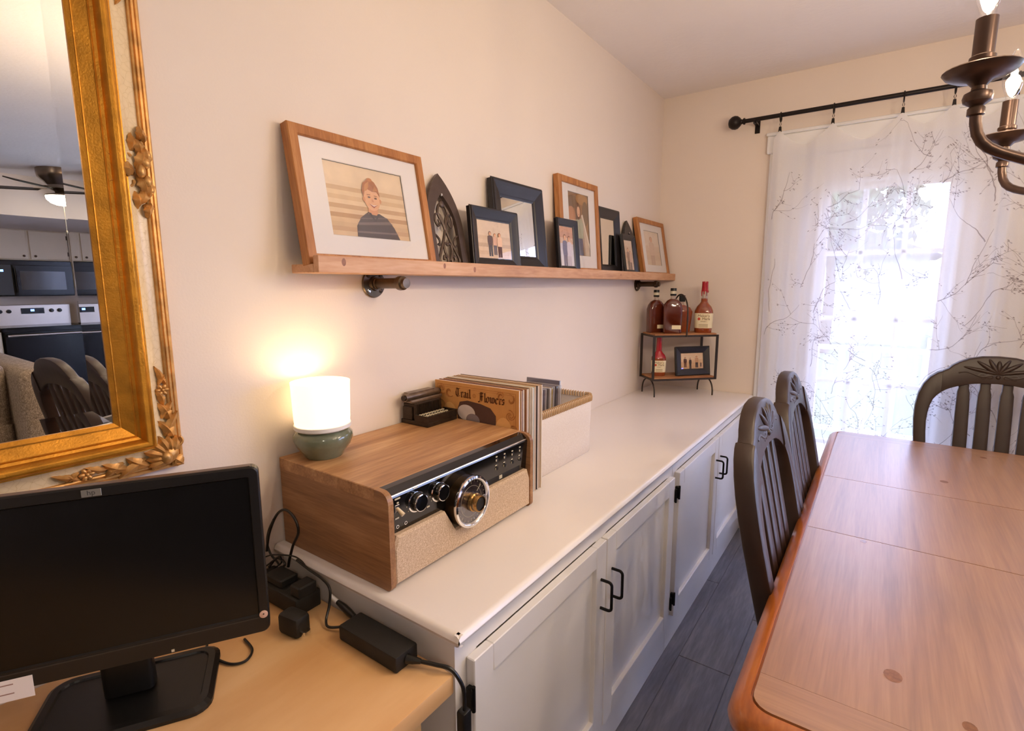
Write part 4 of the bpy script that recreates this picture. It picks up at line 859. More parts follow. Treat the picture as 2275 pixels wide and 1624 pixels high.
for r in range(3):
    for k in range(9):
        m = MB(); m.lathe([(0.0, 0.012), (0.0016, 0.012), (0.0016, 0.02), (0.0048, 0.0205), (0.0048, 0.0228), (0, 0.023)], 10, M=Matrix.Translation((0.072+0.012*r, 0.014+0.0115*k+0.003*(r % 2), 0.003*(2-r)))); m.build('key', LETTER, tw)

# ---------------------------------------------------------------- record sleeves
rsl = random.Random(4)
SL = [(216, 190, 154), (232, 222, 208), (196, 150, 104), (120, 60, 44), (236, 226, 212), (170, 120, 80), (226, 208, 182), (90, 66, 56), (206, 176, 140), (240, 234, 224), (150, 176, 186), (222, 196, 160), (176, 132, 92), (64, 52, 48), (214, 190, 160), (190, 150, 112), (232, 214, 188), (110, 78, 56)]
yy = 1.1485
for k, c in enumerate(SL):
    th = 0.0032 if k else 0.0036
    dx, dz = (0.0, 0.0) if k == 0 else (rsl.uniform(-0.004, 0.003), rsl.uniform(0, 0.003))
    r = thing('record_sleeve', 'ochre record sleeve with ornate lettering, frontmost of the row' if k == 0 else 'thin record sleeve in the row behind the ochre one', 'record sleeve', (0.0135+dx, yy, HC+0.0006), group='record sleeves on the worktop')
    m = MB(); m.box(0, 0.314, 0, th, 0, 0.314-(0.0 if k == 0 else rsl.uniform(0, 0.002)), bev=0.0006); m.build('sleeve', flat((206, 150, 86)) if k == 0 else flat(c), r)
    m = MB(); m.box(0.3135, 0.3145, th*0.3, th*0.7, 0.002, 0.3115); m.build('open_edge', PAPER, r)
    if k == 0: front = r
    yy += th+rsl.uniform(0.0032, 0.0048)
# front sleeve artwork
def nib(mb, strokes, ox, oz, s, y, mi=0):
    """blackletter strokes drawn with a slanted broad nib"""
    nx, nz = 0.5*s*0.16, 0.5*s*0.13
    for st in strokes:
        for (a, b), (c, d) in zip(st[:-1], st[1:]):
            P = [(ox+a*s-nx, oz+b*s-nz), (ox+a*s+nx, oz+b*s+nz), (ox+c*s+nx, oz+d*s+nz), (ox+c*s-nx, oz+d*s-nz)]
            mb.add([(x, y, z) for x, z in P], [(0, 1, 2, 3)], mi)
            for qx, qz in ((a, b), (c, d)):
                e = s*0.045; mb.add([(ox+qx*s-e, y, oz+qz*s), (ox+qx*s, y, oz+qz*s-e), (ox+qx*s+e, y, oz+qz*s), (ox+qx*s, y, oz+qz*s+e)], [(0, 1, 2, 3)], mi)
GL = {'T': ([[(0.05, 0.85), (0.25, 1.0), (0.5, 0.92), (0.75, 1.02)], [(0.3, 0.95), (0.15, 0.6), (0.18, 0.25), (0.4, 0.02), (0.7, 0.12)], [(0.48, 0.9), (0.46, 0.4), (0.52, 0.2)]], 0.85),
 'F': ([[(0.1, 0.9), (0.3, 1.02), (0.7, 0.98)], [(0.3, 0.98), (0.28, 0.2), (0.12, -0.1), (-0.02, -0.02)], [(0.3, 0.55), (0.65, 0.6)], [(0.5, 0.98), (0.48, 0.1), (0.35, -0.05)]], 0.78),
 'r': ([[(0.05, 0.55), (0.15, 0.6), (0.15, 0.05), (0.25, 0.0)], [(0.15, 0.5), (0.3, 0.62), (0.4, 0.55)]], 0.42),
 'a': ([[(0.08, 0.55), (0.25, 0.62), (0.38, 0.52), (0.38, 0.08), (0.48, 0.0)], [(0.38, 0.35), (0.15, 0.3), (0.08, 0.12), (0.2, 0.0), (0.36, 0.12)]], 0.52),
 'i': ([[(0.05, 0.55), (0.15, 0.6), (0.15, 0.05), (0.25, 0.0)], [(0.13, 0.8), (0.19, 0.85)]], 0.3),
 'l': ([[(0.05, 0.95), (0.15, 1.02), (0.15, 0.05), (0.27, 0.0)]], 0.3),
 'o': ([[(0.08, 0.5), (0.25, 0.64), (0.42, 0.5), (0.42, 0.12), (0.25, -0.02), (0.08, 0.12), (0.08, 0.5)]], 0.54),
 'w': ([[(0.02, 0.6), (0.12, 0.62), (0.12, 0.12), (0.25, 0.0), (0.36, 0.12)], [(0.36, 0.62), (0.36, 0.12), (0.5, 0.0), (0.62, 0.14), (0.62, 0.5), (0.52, 0.64)]], 0.74),
 'e': ([[(0.42, 0.1), (0.25, -0.02), (0.08, 0.12), (0.08, 0.5), (0.25, 0.63), (0.4, 0.5), (0.1, 0.3)]], 0.48),
 's': ([[(0.38, 0.55), (0.2, 0.63), (0.1, 0.5), (0.34, 0.22), (0.26, 0.02), (0.06, 0.06)]], 0.42)}
INK = flat((96, 54, 22)); INK2 = flat((170, 108, 52)); INKB = flat((88, 62, 54)); INKW = flat((206, 196, 190)); INKL = flat((226, 174, 108)); INKG = flat((132, 120, 122))
m = MB(); ys = -0.0004
def word(wd, ox, oz, s):
    for ch in wd: st, ad = GL[ch]; nib(m, st, ox, oz, s, ys-0.0006); ox += ad*s
word('Trail', 0.082, 0.272, 0.0255); word('Flowers', 0.172, 0.268, 0.0255); lt = m.build('title_lettering', INK, front); lt['kind'] = 'stuff'
m = MB()
def ring2(cx, cz, r, w, mi, n=24):
    o = [(cx+r*math.cos(2*PI*i/n), ys-0.0002, cz+r*math.sin(2*PI*i/n)) for i in range(n)]; q = [(cx+(r-w)*math.cos(2*PI*i/n), ys-0.0002, cz+(r-w)*math.sin(2*PI*i/n)) for i in range(n)]; m.loft([o, q], mi, smooth=False)
for ins, wd_ in ((0.01, 0.0012), (0.016, 0.0007)):
    o = [(ins, ys, ins), (0.314-ins, ys, ins), (0.314-ins, ys, 0.314-ins), (ins, ys, 0.314-ins)]; i2 = ins+wd_; q = [(i2, ys, i2), (0.314-i2, ys, i2), (0.314-i2, ys, 0.314-i2), (i2, ys, 0.314-i2)]; m.loft([o, q], 0, smooth=False)
ra = random.Random(8)
for cx, cz in ((0.03, 0.29), (0.06, 0.283), (0.285, 0.285), (0.255, 0.292), (0.04, 0.03), (0.27, 0.03), (0.285, 0.24), (0.032, 0.24), (0.12, 0.03), (0.2, 0.028), (0.29, 0.06), (0.3, 0.2)):
    for k in range(4):
        a0 = ra.uniform(0, 6.28); pts = [(cx+(0.004+0.003*i)*math.cos(a0+0.5*i)*0.6, ys-0.0003, cz+(0.004+0.003*i)*math.sin(a0+0.5*i)*0.6) for i in range(9)]; m.tube(pts, 0.0009, 4, 0)
ring2(0.156, 0.281, 0.006, 0.0012, 0); ring2(0.156, 0.281, 0.003, 0.0008, 0)
m.build('border_ornament', INK2, front)
m = MB()
P = [(0.09, ys-0.0003, 0.06), (0.09, ys-0.0003, 0.19), (0.1, ys-0.0003, 0.215), (0.13, ys-0.0003, 0.222), (0.18, ys-0.0003, 0.218), (0.215, ys-0.0003, 0.21), (0.235, ys-0.0003, 0.19), (0.235, ys-0.0003, 0.06)]
m.poly(P, 0); m.add([(0.10+0.0*i, ys-0.0005, 0) for i in range(0)], [], 0)
m.add([(x, ys-0.0005, z) for x, z in ell(0.125, 0.185, 0.034, 0.024)], [list(range(20))], 1); m.add([(x, ys-0.0006, z) for x, z in ell(0.15, 0.165, 0.026, 0.02)], [list(range(20))], 3)
m.add([(x, ys-0.0006, z) for x, z in [(0.10, 0.062), (0.22, 0.062), (0.232, 0.12), (0.215, 0.135), (0.205, 0.115), (0.19, 0.13), (0.16, 0.128), (0.13, 0.14), (0.11, 0.125)]], [list(range(9))], 1)
for cx, cz in ((0.262, 0.14), (0.06, 0.16)):
    m.add([(x, ys-0.0007, z) for x, z in ell(cx, cz, 0.032, 0.05)], [list(range(20))], 2); ring2(cx, cz+0.012, 0.026, 0.002, 4)
for i_ in range(len(m.v)): m.v[i_] = (m.v[i_][0], m.v[i_][1], m.v[i_][2]+0.042)
m.build('cover_picture', [INKB, INKW, INKL, INKG, INK2], front)

# ---------------------------------------------------------------- canvas basket with compact discs
bk = thing('storage_basket', 'white canvas basket with a whipstitched rim behind the records', 'basket', (0.0, 0.0, HC+0.0006))
bx0, bx1, by0, by1, bh = 0.012, 0.292, 1.292, 1.685, 0.208
def bl(ins, z, r=0.035): return rrect(bx0+ins, bx1-ins, by0+ins, by1-ins, max(r-ins, 0.01), z, 6)
m = MB(); m.loft([bl(0.006, 0.0), bl(0.003, 0.004), bl(0.004, 0.06), bl(0.001, 0.14), bl(0.0, bh), bl(0.002, bh+0.003), bl(0.006, bh+0.003), bl(0.008, bh), bl(0.009, 0.1), bl(0.01, 0.006)], cap0=True, cap1=True); m.build('body', CANVAS, bk)
st0 = None
lo = bl(0.004, bh); per = []
for i in range(len(lo)):
    a, b = Vector(lo[i]), Vector(lo[(i+1) % len(lo)]); n = max(1, int((b-a).length/0.0105))
    for k in range(n): per.append((a.lerp(b, k/n), math.atan2(b.y-a.y, b.x-a.x)))
for p, a in per:
    if st0 is None:
        m = MB(); m.tube([(0.005, -0.0055, -0.018), (0.002, -0.0065, -0.005), (0.0, -0.003, 0.0045), (-0.001, 0.003, 0.0045), (-0.004, 0.006, -0.012)], 0.0028, 6); o = m.build('stitch', TWINE, bk); st0 = o.data
    else: o = bpy.data.objects.new('stitch', st0); COL.objects.link(o); o.parent = bk
    o.location = p; o.rotation_euler = (0, 0, a)
CDC = [(150, 140, 146), (206, 198, 196), (96, 90, 104), (180, 170, 168), (222, 214, 210), (120, 114, 132), (196, 188, 186), (84, 78, 88), (232, 224, 218), (206, 180, 110)]
CDP = glassy('clear_case_plastic', tint=(0.93, 0.93, 0.95, 1), refl=0.16, rough=0.05)
rc = random.Random(11); y = by0+0.014; k = 0; cdm = None
while y < by0+0.30:
    x0 = 0.062+rc.uniform(-0.006, 0.006); tall = 0.112 if y > by0+0.11 else 0.088
    if y > by0+0.285: tall = 0.125
    r = thing('compact_disc_case', 'clear compact disc case filed in the canvas basket', 'disc case', (x0, y, HC+0.013+tall), group='disc cases in the basket')
    if cdm is None:
        m = MB(); m.box(0.0015, 0.1405, 0.001, 0.0086, 0.0012, 0.1235); cdm = []
        o1 = m.build('booklet', flat(CDC[0]), r)
        m = MB(); m.box(0, 0.142, 0, 0.0096, 0, 0.125, bev=0.0006); o2 = m.build('case', CDP, r); cdm = [o2.data]
    else:
        c = CDC[k % len(CDC)]; m = MB(); m.box(0.0015, 0.1405, 0.001, 0.0086, 0.0012, 0.1235); m.build('booklet', flat(c), r)
        o2 = bpy.data.objects.new('case', cdm[0]); COL.objects.link(o2); o2.parent = r
    r.rotation_euler = (math.radians(rc.uniform(-3, -1)), 0, 0)
    y += 0.0112; k += 1
m = MB(); m.box(0.04, 0.26, by0+0.012, by0+0.1142, 0.008, 0.094); m.box(0.04, 0.26, by0+0.1142, by0+0.31, 0.008, 0.118); m.build('inner_tray', TWINE, bk)

# ---------------------------------------------------------------- two tier bottle rack in the corner
RKZ = HC+0.0006
rk = thing('bottle_rack', 'two tier wood and black metal rack with hoop feet in the corner', 'rack', (0.2135, 2.872, RKZ), PI/4)
RLX, RLY = 0.182, 0.080
RWD = wood('rack_wood', S(140, 88, 52), S(172, 116, 72), S(196, 144, 98), axis=0, scale=3.0, rough=0.5)
FR = paint('rack_metal', S(62, 54, 52), rough=0.45, metal=0.5, var=0.1)
for z in (0.092, 0.328):
    m = MB(); m.box(-RLX+0.004, RLX-0.004, -RLY+0.003, RLY-0.003, z, z+0.014, bev=0.0015); m.build('shelf_board', RWD, rk)
    m = MB(); m.box(-RLX, RLX, -RLY-0.002, -RLY+0.003, z-0.004, z+0.006); m.box(-RLX, RLX, RLY-0.003, RLY+0.002, z-0.004, z+0.006); m.box(-RLX, -RLX+0.004, -RLY, RLY, z-0.004, z+0.006); m.box(RLX-0.004, RLX, -RLY, RLY, z-0.004, z+0.006); m.build('edge_frame', FR, rk)
for sx in (-1, 1):
    for sy in (-1, 1):
        m = MB(); m.box(sx*RLX-0.007, sx*RLX+0.007, sy*RLY-0.002, sy*RLY+0.002, 0.088, 0.334); m.build('upright', FR, rk)
    m = MB(); m.tube([(sx*(RLX-0.012), -RLY*math.cos(a)*1.0, 0.0+0.09*math.sin(a)**0.7) for a in [PI*i/20 for i in range(21)]], 0.0042, 8); m.build('hoop_foot', FR, rk)
m = MB(); m.tube([(0, -RLY-0.004, 0.325)]+[(0, -(RLY+0.004)*math.cos(a), 0.45+0.1*math.sin(a)) for a in [PI*i/16 for i in range(17)]]+[(0, RLY+0.004, 0.325)], 0.0042, 8); m.build('carry_handle', FR, rk)
Rk = Matrix.Translation((0.2135, 2.872, RKZ)) @ Matrix.Rotation(PI/4, 4, 'Z')
WHISK = paint('dark_whiskey', S(88, 34, 18), rough=0.08, var=0.15, scale=18, coat=0.8)
WHISK2 = paint('amber_whiskey', S(140, 64, 28), rough=0.08, var=0.2, scale=22, coat=0.8)
CLEARG = glassy('clear_bottle_glass', tint=(0.9, 0.86, 0.82, 1), refl=0.14, rough=0.02)
CREAM = paint('cream_label', S(236, 222, 184), rough=0.6, var=0.03)
WAX = paint('red_wax', S(168, 18, 34), rough=0.25, var=0.1, coat=0.4)
def sq(w, d, r, z, n=5): return rrect(-w/2, w/2, -d/2, d/2, r, z, n)
def bottle(kind, label, lx, ly, lz, rz, s=1.0):
    p = Rk @ Vector((lx, ly, lz)); t = thing('whiskey_bottle', label, 'bottle', p, PI/4+rz, 'bottles on the rack')
    if kind == 'flask':
        m = MB(); m.loft([sq(0.084, 0.046, 0.012, 0), sq(0.092, 0.052, 0.014, 0.004), sq(0.094, 0.052, 0.014, 0.125), sq(0.086, 0.05, 0.02, 0.148), sq(0.062, 0.044, 0.021, 0.165), sq(0.032, 0.032, 0.0155, 0.174)], cap0=True, cap1=True); m.build('body', WHISK, t)
        m = MB(); m.lathe([(0.0155, 0.171), (0.0125, 0.178), (0.0125, 0.19), (0.014, 0.192)], 20, cap=False); m.build('neck', CLEARG, t)
        m = MB(); m.lathe([(0.0145, 0.19), (0.0152, 0.192), (0.0152, 0.226), (0.0142, 0.228), (0.0, 0.228)], 20); c = m.build('cap', BLACKP, t)
        m = MB(); m.lathe([(0.0156, 0.2), (0.0156, 0.214)], 20, cap=False); m.build('cap_band', LETTER, c)
        m = MB(); m.box(-0.004, 0.04, -0.0268, -0.026, 0.022, 0.042); m.build('paper_label', CREAM, t)
    elif kind == 'decanter':
        m = MB(); m.loft([sq(0.082, 0.05, 0.01, 0), sq(0.092, 0.056, 0.012, 0.005), sq(0.112, 0.06, 0.012, 0.115), sq(0.09, 0.054, 0.02, 0.138), sq(0.034, 0.034, 0.016, 0.152)], cap0=True, cap1=True); m.build('body', WHISK2, t)
        m = MB(); m.lathe([(0.015, 0.149), (0.012, 0.156), (0.012, 0.172)], 18, cap=False); m.build('neck', CLEARG, t)
        m = MB(); m.loft([sq(0.03, 0.024, 0.003, 0.17), sq(0.03, 0.024, 0.003, 0.206)], cap0=True, cap1=True, smooth=False); m.build('stopper', BLACKM, t)
    else:
        dip = kind == 'wax_long'
        m = MB(); m.loft([sq(0.072, 0.056, 0.02, 0), sq(0.078, 0.06, 0.022, 0.005), sq(0.084, 0.064, 0.024, 0.09), sq(0.082, 0.062, 0.026, 0.104), sq(0.066, 0.052, 0.025, 0.122), sq(0.04, 0.036, 0.017, 0.137), sq(0.031, 0.031, 0.0153, 0.145)], cap0=True, cap1=True); m.build('body', WHISK2, t)
        m = MB(); m.lathe([(0.0155, 0.144), (0.0148, 0.16)], 20, cap=False); m.build('neck', WHISK2, t)
        m = MB(); m.lathe([(0.0147, 0.16), (0.0135, 0.2)], 20, cap=False); m.build('upper_neck', CLEARG, t)
        m = MB()
        if dip: m.loft([[(x*1.02, y*1.02, z) for x, y, z in l] for l in (sq(0.0815, 0.063, 0.026, 0.106), sq(0.067, 0.053, 0.025, 0.123), sq(0.041, 0.037, 0.017, 0.138), sq(0.033, 0.033, 0.016, 0.146))]); m.lathe([(0.0165, 0.145), (0.0165, 0.16), (0.0142, 0.2), (0.0142, 0.234), (0.013, 0.238), (0, 0.238)], 20)
        else:
            m.lathe([(0.0152, 0.193), (0.015, 0.2), (0.0138, 0.232), (0.0142, 0.236), (0.013, 0.239), (0, 0.239)], 20)
            for k in range(7): a = 2*PI*k/7; l = 0.006+0.008*((k*5) % 3); m.tube([(0.0145*math.cos(a), 0.0145*math.sin(a), 0.197), (0.0152*math.cos(a), 0.0152*math.sin(a), 0.193-l)], [0.003, 0.0018], 6)
        m.build('wax_seal', WAX, t)
        lo_ = [sq(0.0795+0.0048*(z-0.02)/0.07, 0.0613+0.0038*(z-0.02)/0.07, 0.0235, z) for z in (0.022, 0.092)]
        n = len(lo_[0]); m = MB(); idx = [i for i in range(n) if lo_[0][i][1] < 0.012]; st = idx[0]
        seq = sorted(idx, key=lambda i: lo_[0][i][0]) 
        seq = sorted(idx, key=lambda i: math.atan2(lo_[0][i][0], -lo_[0][i][1]))
        m.loft([[(l[i][0]*1.012, l[i][1]*1.012, l[i][2]) for i in seq] for l in lo_], closed=False); m.build('paper_label', CREAM, t)
        m = MB(); fy = -0.0334
        tm = lambda z, dx=0: Matrix.Translation((dx, fy, z)) @ TO_Z
        text_mesh(m, "Maker's", 0.017, tm(0.0745)); text_mesh(m, 'Mark', 0.017, tm(0.0605, 0.011)); text_mesh(m, 'WHISKY', 0.007, tm(0.051))
        for z in (0.04, 0.034, 0.028): m.box(-0.02, 0.02, fy-0.0001, fy+0.0002, z, z+0.0012)
        tl = m.build('label_text', flat((120, 84, 44)), t); tl['kind'] = 'stuff'
        m = MB(); m.add([(x, fy-0.0002, z) for x, z in ell(-0.0205, 0.0655, 0.006, 0.0065)], [list(range(20))]); m.build('label_seal', flat((196, 64, 40)), t)
    if s != 1.0: t.scale = (s, s, s)
    return t
TS = 0.3422
bottle('flask', 'dark square whiskey bottle with black cap, leftmost on the rack', -0.126, 0.036, TS, 0.1, 1.02)
bottle('flask', 'dark square whiskey bottle with a tan paper label on the rack top', -0.062, -0.034, TS, -0.35, 1.06)
bottle('decanter', 'amber whiskey decanter with a black stopper behind the rack handle', 0.028, 0.04, TS, -0.2, 0.98)
bottle('wax_short', 'whiskey bottle with red wax cap and cream label on the rack top', 0.128, -0.02, TS, -0.5, 1.16)
bottle('wax_long', 'whiskey bottle dipped in red wax on the lower rack shelf', -0.115, 0.0, 0.1062, -0.3, 0.93)
p = Rk @ Vector((0.072, -0.048, 0.1066)); t = thing('framed_photograph', 'black frame with a family walking, on the lower rack shelf', 'picture frame', p, PI/4+0.06, rx=-0.14)
w, h, f = 0.212, 0.162, 0.038
m = MB(); m.loft(frame_loops(w, h, COVE(f, 0.02)), smooth=False); m.build('frame', BLKFRAME, t)
m = MB(); m.box(-w/2+0.02, w/2-0.02, 0.014, 0.018, 0.02, h-0.02); m.build('backing', BLACKMATTE, t)
photo_mesh(t, w-2*f+0.004, h-2*f+0.004, h/2, 0.0125, bands([(238, 206, 170), (240, 212, 178), (236, 200, 160), (230, 190, 148), (226, 184, 142)])+person(0.2, 0.12, 0.62, (96, 62, 52), (120, 80, 62), w=0.07)+person(0.42, 0.0, 0.7, (70, 58, 58), (62, 54, 56), w=0.055)+person(0.7, 0.08, 0.72, (206, 160, 124), (70, 58, 58), w=0.075)+person(0.88, 0.12, 0.3, (110, 86, 76), (80, 66, 62), w=0.035)); glaze(t, w, h, f, 0.0105)
# ---------------------------------------------------------------- gilt wall mirror
wm = thing('wall_mirror', 'tall mirror in an ornate gilt and cream crackle frame above the desk', 'mirror', (0.001, 0.03, 1.045), PI/2)
MW, MH = 0.80, 1.015
CRK, nt, b_ = new_mat('cream_crackle')
v = coords(nt); vo = ND(nt, 'ShaderNodeTexVoronoi', Scale=75.0, feature='DISTANCE_TO_EDGE'); nz = ND(nt, 'ShaderNodeTexNoise', Scale=40.0, Detail=2.0); nt.links.new(v, nz.inputs['Vector'])
vm = nt.nodes.new('ShaderNodeVectorMath'); vm.operation = 'MULTIPLY_ADD'; vm.inputs[1].default_value = (0.02, 0.02, 0.02); nt.links.new(nz.outputs['Color'], vm.inputs[0]); nt.links.new(v, vm.inputs[2]); nt.links.new(vm.outputs[0], vo.inputs['Vector'])
nt.links.new(ramp(nt, vo.outputs['Distance'], [(0.0, S(206, 176, 128)), (0.02, S(228, 204, 162)), (0.3, S(232, 208, 168))]), b_.inputs['Base Color']); b_.inputs['Roughness'].default_value = 0.3
def fr_part(name, prof, mat, sm=False):
    m = MB(); m.loft(frame_loops(MW, MH, prof), smooth=sm); return m.build(name, mat, wm)
fr_part('outer_moulding', [(0, 0), (0, -0.018), (0.003, -0.0215), (0.006, -0.0215), (0.0075, -0.0195), (0.0095, -0.0235), (0.013, -0.0235), (0.0145, -0.021), (0.0165, -0.024), (0.019, -0.023), (0.020, -0.019)], GOLDD)
fr_part('crackle_band', [(0.020, -0.019), (0.026, -0.0195), (0.034, -0.0225), (0.042, -0.0275), (0.048, -0.033)], CRK, True)
fr_part('bead', [(0.048, -0.033), (0.049, -0.0365), (0.051, -0.0365), (0.052, -0.039), (0.055, -0.0435), (0.059, -0.0455), (0.063, -0.0445), (0.066, -0.041), (0.068, -0.036)], GOLD, True)
fr_part('inner_slope', [(0.068, -0.036), (0.0705, -0.030), (0.075, -0.0275), (0.077, -0.030), (0.078, -0.0305), (0.079, -0.029), (0.096, -0.0195), (0.0965, -0.0205), (0.098, -0.0205), (0.0985, -0.0185), (0.105, -0.0145), (0.105, -0.006)], GOLD)
m = MB(); bw = 0.028; y0 = -0.0105; lo = frame_loops(MW, MH, [(0.1045, y0-0.0009), (0.1045+bw, y0)])
m.loft(lo, smooth=False); m.add(lo[1], [(0, 1, 2, 3)]); mg = m.build('mirror_glass', MIRROR, wm)
m = MB(); m.box(-MW/2+0.09, MW/2-0.09, -0.006, -0.001, 0.09, MH-0.09); m.build('backing', BLACKMATTE, wm)
def leaf(m, p, ang, l, wd, lift=0.006, curl=0.0, y=-0.024):
    """acanthus leaf lying on the frame face"""
    n = 7; ca, sa = math.cos(ang), math.sin(ang); rows = []
    for i in range(n+1):
        t = i/n; wid = wd*math.sin(PI*min(1, t*0.92+0.08))**0.8*(1+0.16*math.sin(t*18)); bend = curl*l*t*t
        cx, cz = p[0]+ca*l*t-sa*bend, p[1]+sa*l*t+ca*bend; yy = y-lift*math.sin(PI*t)-0.002
        rows.append([(cx-sa*wid*q, yy+(0.004*abs(q) if q else -0.0015), cz+ca*wid*q) for q in (-1, -0.5, 0, 0.5, 1)])
    m.loft(rows, closed=False)
    m.loft([[(x, yy+0.004, z) for x, yy, z in r] for r in rows], closed=False)
def scroll(m, p, r, a0, turns, y=-0.027, s=1, th=0.0028):
    m.tube([(p[0]+r*(1-0.75*i/14)*math.cos(a0+s*turns*i/14), y-0.003*i/14, p[1]+r*(1-0.75*i/14)*math.sin(a0+s*turns*i/14)) for i in range(15)], [th*(1-0.4*i/14) for i in range(15)], 6)
def rosette(m, p, r, y=-0.027):
    for k in range(6): a = k*PI/3; m.ball((p[0]+r*0.55*math.cos(a), y, p[1]+r*0.55*math.sin(a)), r*0.42, 0.0045, r*0.3, R=Matrix.Rotation(-a, 3, 'Y'), n=8, k=5)
    m.ball((p[0], y-0.003, p[1]), r*0.25, 0.003, r*0.25, n=8, k=5)
def corner(fx, fz):
    m = MB(); X = lambda d: fx*(MW/2-d); Z = lambda d: d if fz > 0 else MH-d
    A = lambda a: math.atan2(fz*math.sin(a), -fx*math.cos(a))   # 0 = inward along x, 90 = inward along z
    sgn = -fx*fz
    # shell at the corner
    for k in range(7): a = math.radians(-20+130*k/6); leaf(m, (X(0.026), Z(0.026)), A(a), 0.05 if 1 < k < 5 else 0.04, 0.0085, 0.012, 0.0, y=-0.026)
    m.ball((X(0.03), -0.03, Z(0.03)), 0.017, 0.012, 0.02, R=Matrix.Rotation(fx*0.8, 3, 'Y')); m.ball((X(0.036), -0.036, Z(0.027)), 0.011, 0.01, 0.013)
    leaf(m, (X(0.022), Z(0.022)), A(math.radians(225)), 0.026, 0.012, 0.006, 0.0); scroll(m, (X(0.014), Z(0.013)), 0.009, 0, 5, s=sgn)
    scroll(m, (X(0.012), Z(0.05)), 0.011, 1.0, 5.2, s=sgn); scroll(m, (X(0.05), Z(0.012)), 0.011, 1.0, 5.2, s=-sgn)
    # sprays along both sides
    for side in (0, 1):
        P = (lambda u, v: (X(u), Z(v))) if side == 0 else (lambda u, v: (X(v), Z(u)))
        base = 0 if side == 0 else PI/2
        for u, vv, da, l, w_ in ((0.06, 0.016, 0.35, 0.045, 0.009), (0.065, 0.03, -0.25, 0.05, 0.008), (0.095, 0.02, 0.2, 0.04, 0.0085), (0.1, 0.032, -0.3, 0.035, 0.007), (0.125, 0.028, 0.1, 0.034, 0.006), (0.168, 0.027, 0.05, 0.034, 0.005), (0.165, 0.033, -0.35, 0.022, 0.0045), (0.165, 0.021, 0.4, 0.022, 0.0045)):
            q = da if side == 0 else -da
            leaf(m, P(u, vv), A(base+q), l, w_, 0.007, 0.25*(1 if q > 0 else -1)*sgn)
        rosette(m, P(0.155, 0.028), 0.0125); rosette(m, P(0.118, 0.024), 0.008)
    m.build('corner_ornament', GOLDD, wm)
def side_orn(cx, cz, vertical, out):
    m = MB(); base = PI/2 if vertical else 0
    f = (lambda u, v: (cx+out*v, cz+u)) if vertical else (lambda u, v: (cx+u, cz+out*v))
    for s in (1, -1):
        for u, v, da, l, w_ in ((0.004, 0.004, 0.5, 0.036, 0.01), (0.01, 0.018, 0.15, 0.036, 0.008), (0.03, 0.012, -0.2, 0.03, 0.009), (0.034, -0.004, 0.3, 0.03, 0.008), (0.054, 0.012, 0.25, 0.024, 0.007), (0.052, 0.02, -0.3, 0.02, 0.006), (0.0, -0.016, -0.6, 0.034, 0.007)):
            a = base+(0 if s > 0 else PI); leaf(m, f(s*u, v), a+da*s*(-out if vertical else out), l, w_, 0.009, 0.2*s)
        scroll(m, f(s*0.02, -0.012), 0.009, 0.5, 5, s=s); m.ball((f(s*0.016, 0.016)[0], -0.03, f(s*0.016, 0.016)[1]), 0.0085, 0.008, 0.0105); m.ball((f(s*0.03, 0.021)[0], -0.028, f(s*0.03, 0.021)[1]), 0.006, 0.007, 0.008)
    leaf(m, f(0, 0.0), (PI if out > 0 else 0) if vertical else (-PI/2 if out > 0 else PI/2), 0.034, 0.011, 0.02); m.ball((f(0, 0.006)[0], -0.034, f(0, 0.006)[1]), 0.008, 0.008, 0.012)
    m.build('side_ornament', GOLDD, wm)
for fx in (1, -1):
    for fz in (1, -1): corner(fx, fz)
    side_orn(fx*(MW/2-0.034), MH/2+0.04, True, fx)
side_orn(0, 0.034, False, -1); side_orn(0, MH-0.034, False, 1)

# ---------------------------------------------------------------- computer monitor on the desk
DZ = 0.7206
mn = thing('computer_monitor', 'black widescreen computer monitor with a silver badge on the desk', 'monitor', (0.211, 0.231, DZ), math.radians(59))
SCR = paint('dark_screen', S(9, 9, 10), rough=0.22, var=0.1, spec=0.35)
mw, mz0, mz1 = 0.217, 0.0965, 0.3865
def vr(x0, x1, z0, z1, r, y): return [(p[0], y, p[1]) for p in rrect(x0, x1, z0, z1, r, 0, 5)]
m = MB(); m.loft([vr(-mw+0.016, mw-0.016, mz0+0.034, mz1-0.018, 0.002, 0.003), vr(-mw+0.014, mw-0.014, mz0+0.032, mz1-0.016, 0.002, 0.0), vr(-mw+0.002, mw-0.002, mz0+0.002, mz1-0.002, 0.011, 0.0), vr(-mw, mw, mz0, mz1, 0.012, 0.003), vr(-mw, mw, mz0, mz1, 0.012, 0.018), vr(-mw+0.02, mw-0.02, mz0+0.02, mz1-0.02, 0.02, 0.04)], cap1=True, smooth=False); cs = m.build('housing', BLACKP, mn)
m = MB(); m.box(-mw+0.0162, mw-0.0162, 0.0025, 0.004, mz0+0.0342, mz1-0.0182); m.build('screen', SCR, mn)
m = MB(); m.box(-mw+0.012, mw-0.012, -0.0008, 0.0, mz0+0.0275, mz0+0.0292); m.build('bezel_line', paint('grey_line', S(54, 50, 48), rough=0.4), cs)
m = MB(); m.box(-mw+0.012, mw-0.012, 0.004, 0.016, mz1-0.0008, mz1+0.0008, bev=0.0003); m.build('top_edge_trim', paint('bronze_plastic', S(96, 76, 66), rough=0.35), cs)
m = MB(); m.box(-0.012, 0.012, -0.0012, 0.0, mz1-0.0145, mz1-0.0035, bev=0.0005); bd = m.build('badge', paint('badge_silver', S(150, 148, 140), rough=0.3, metal=0.5), mn)
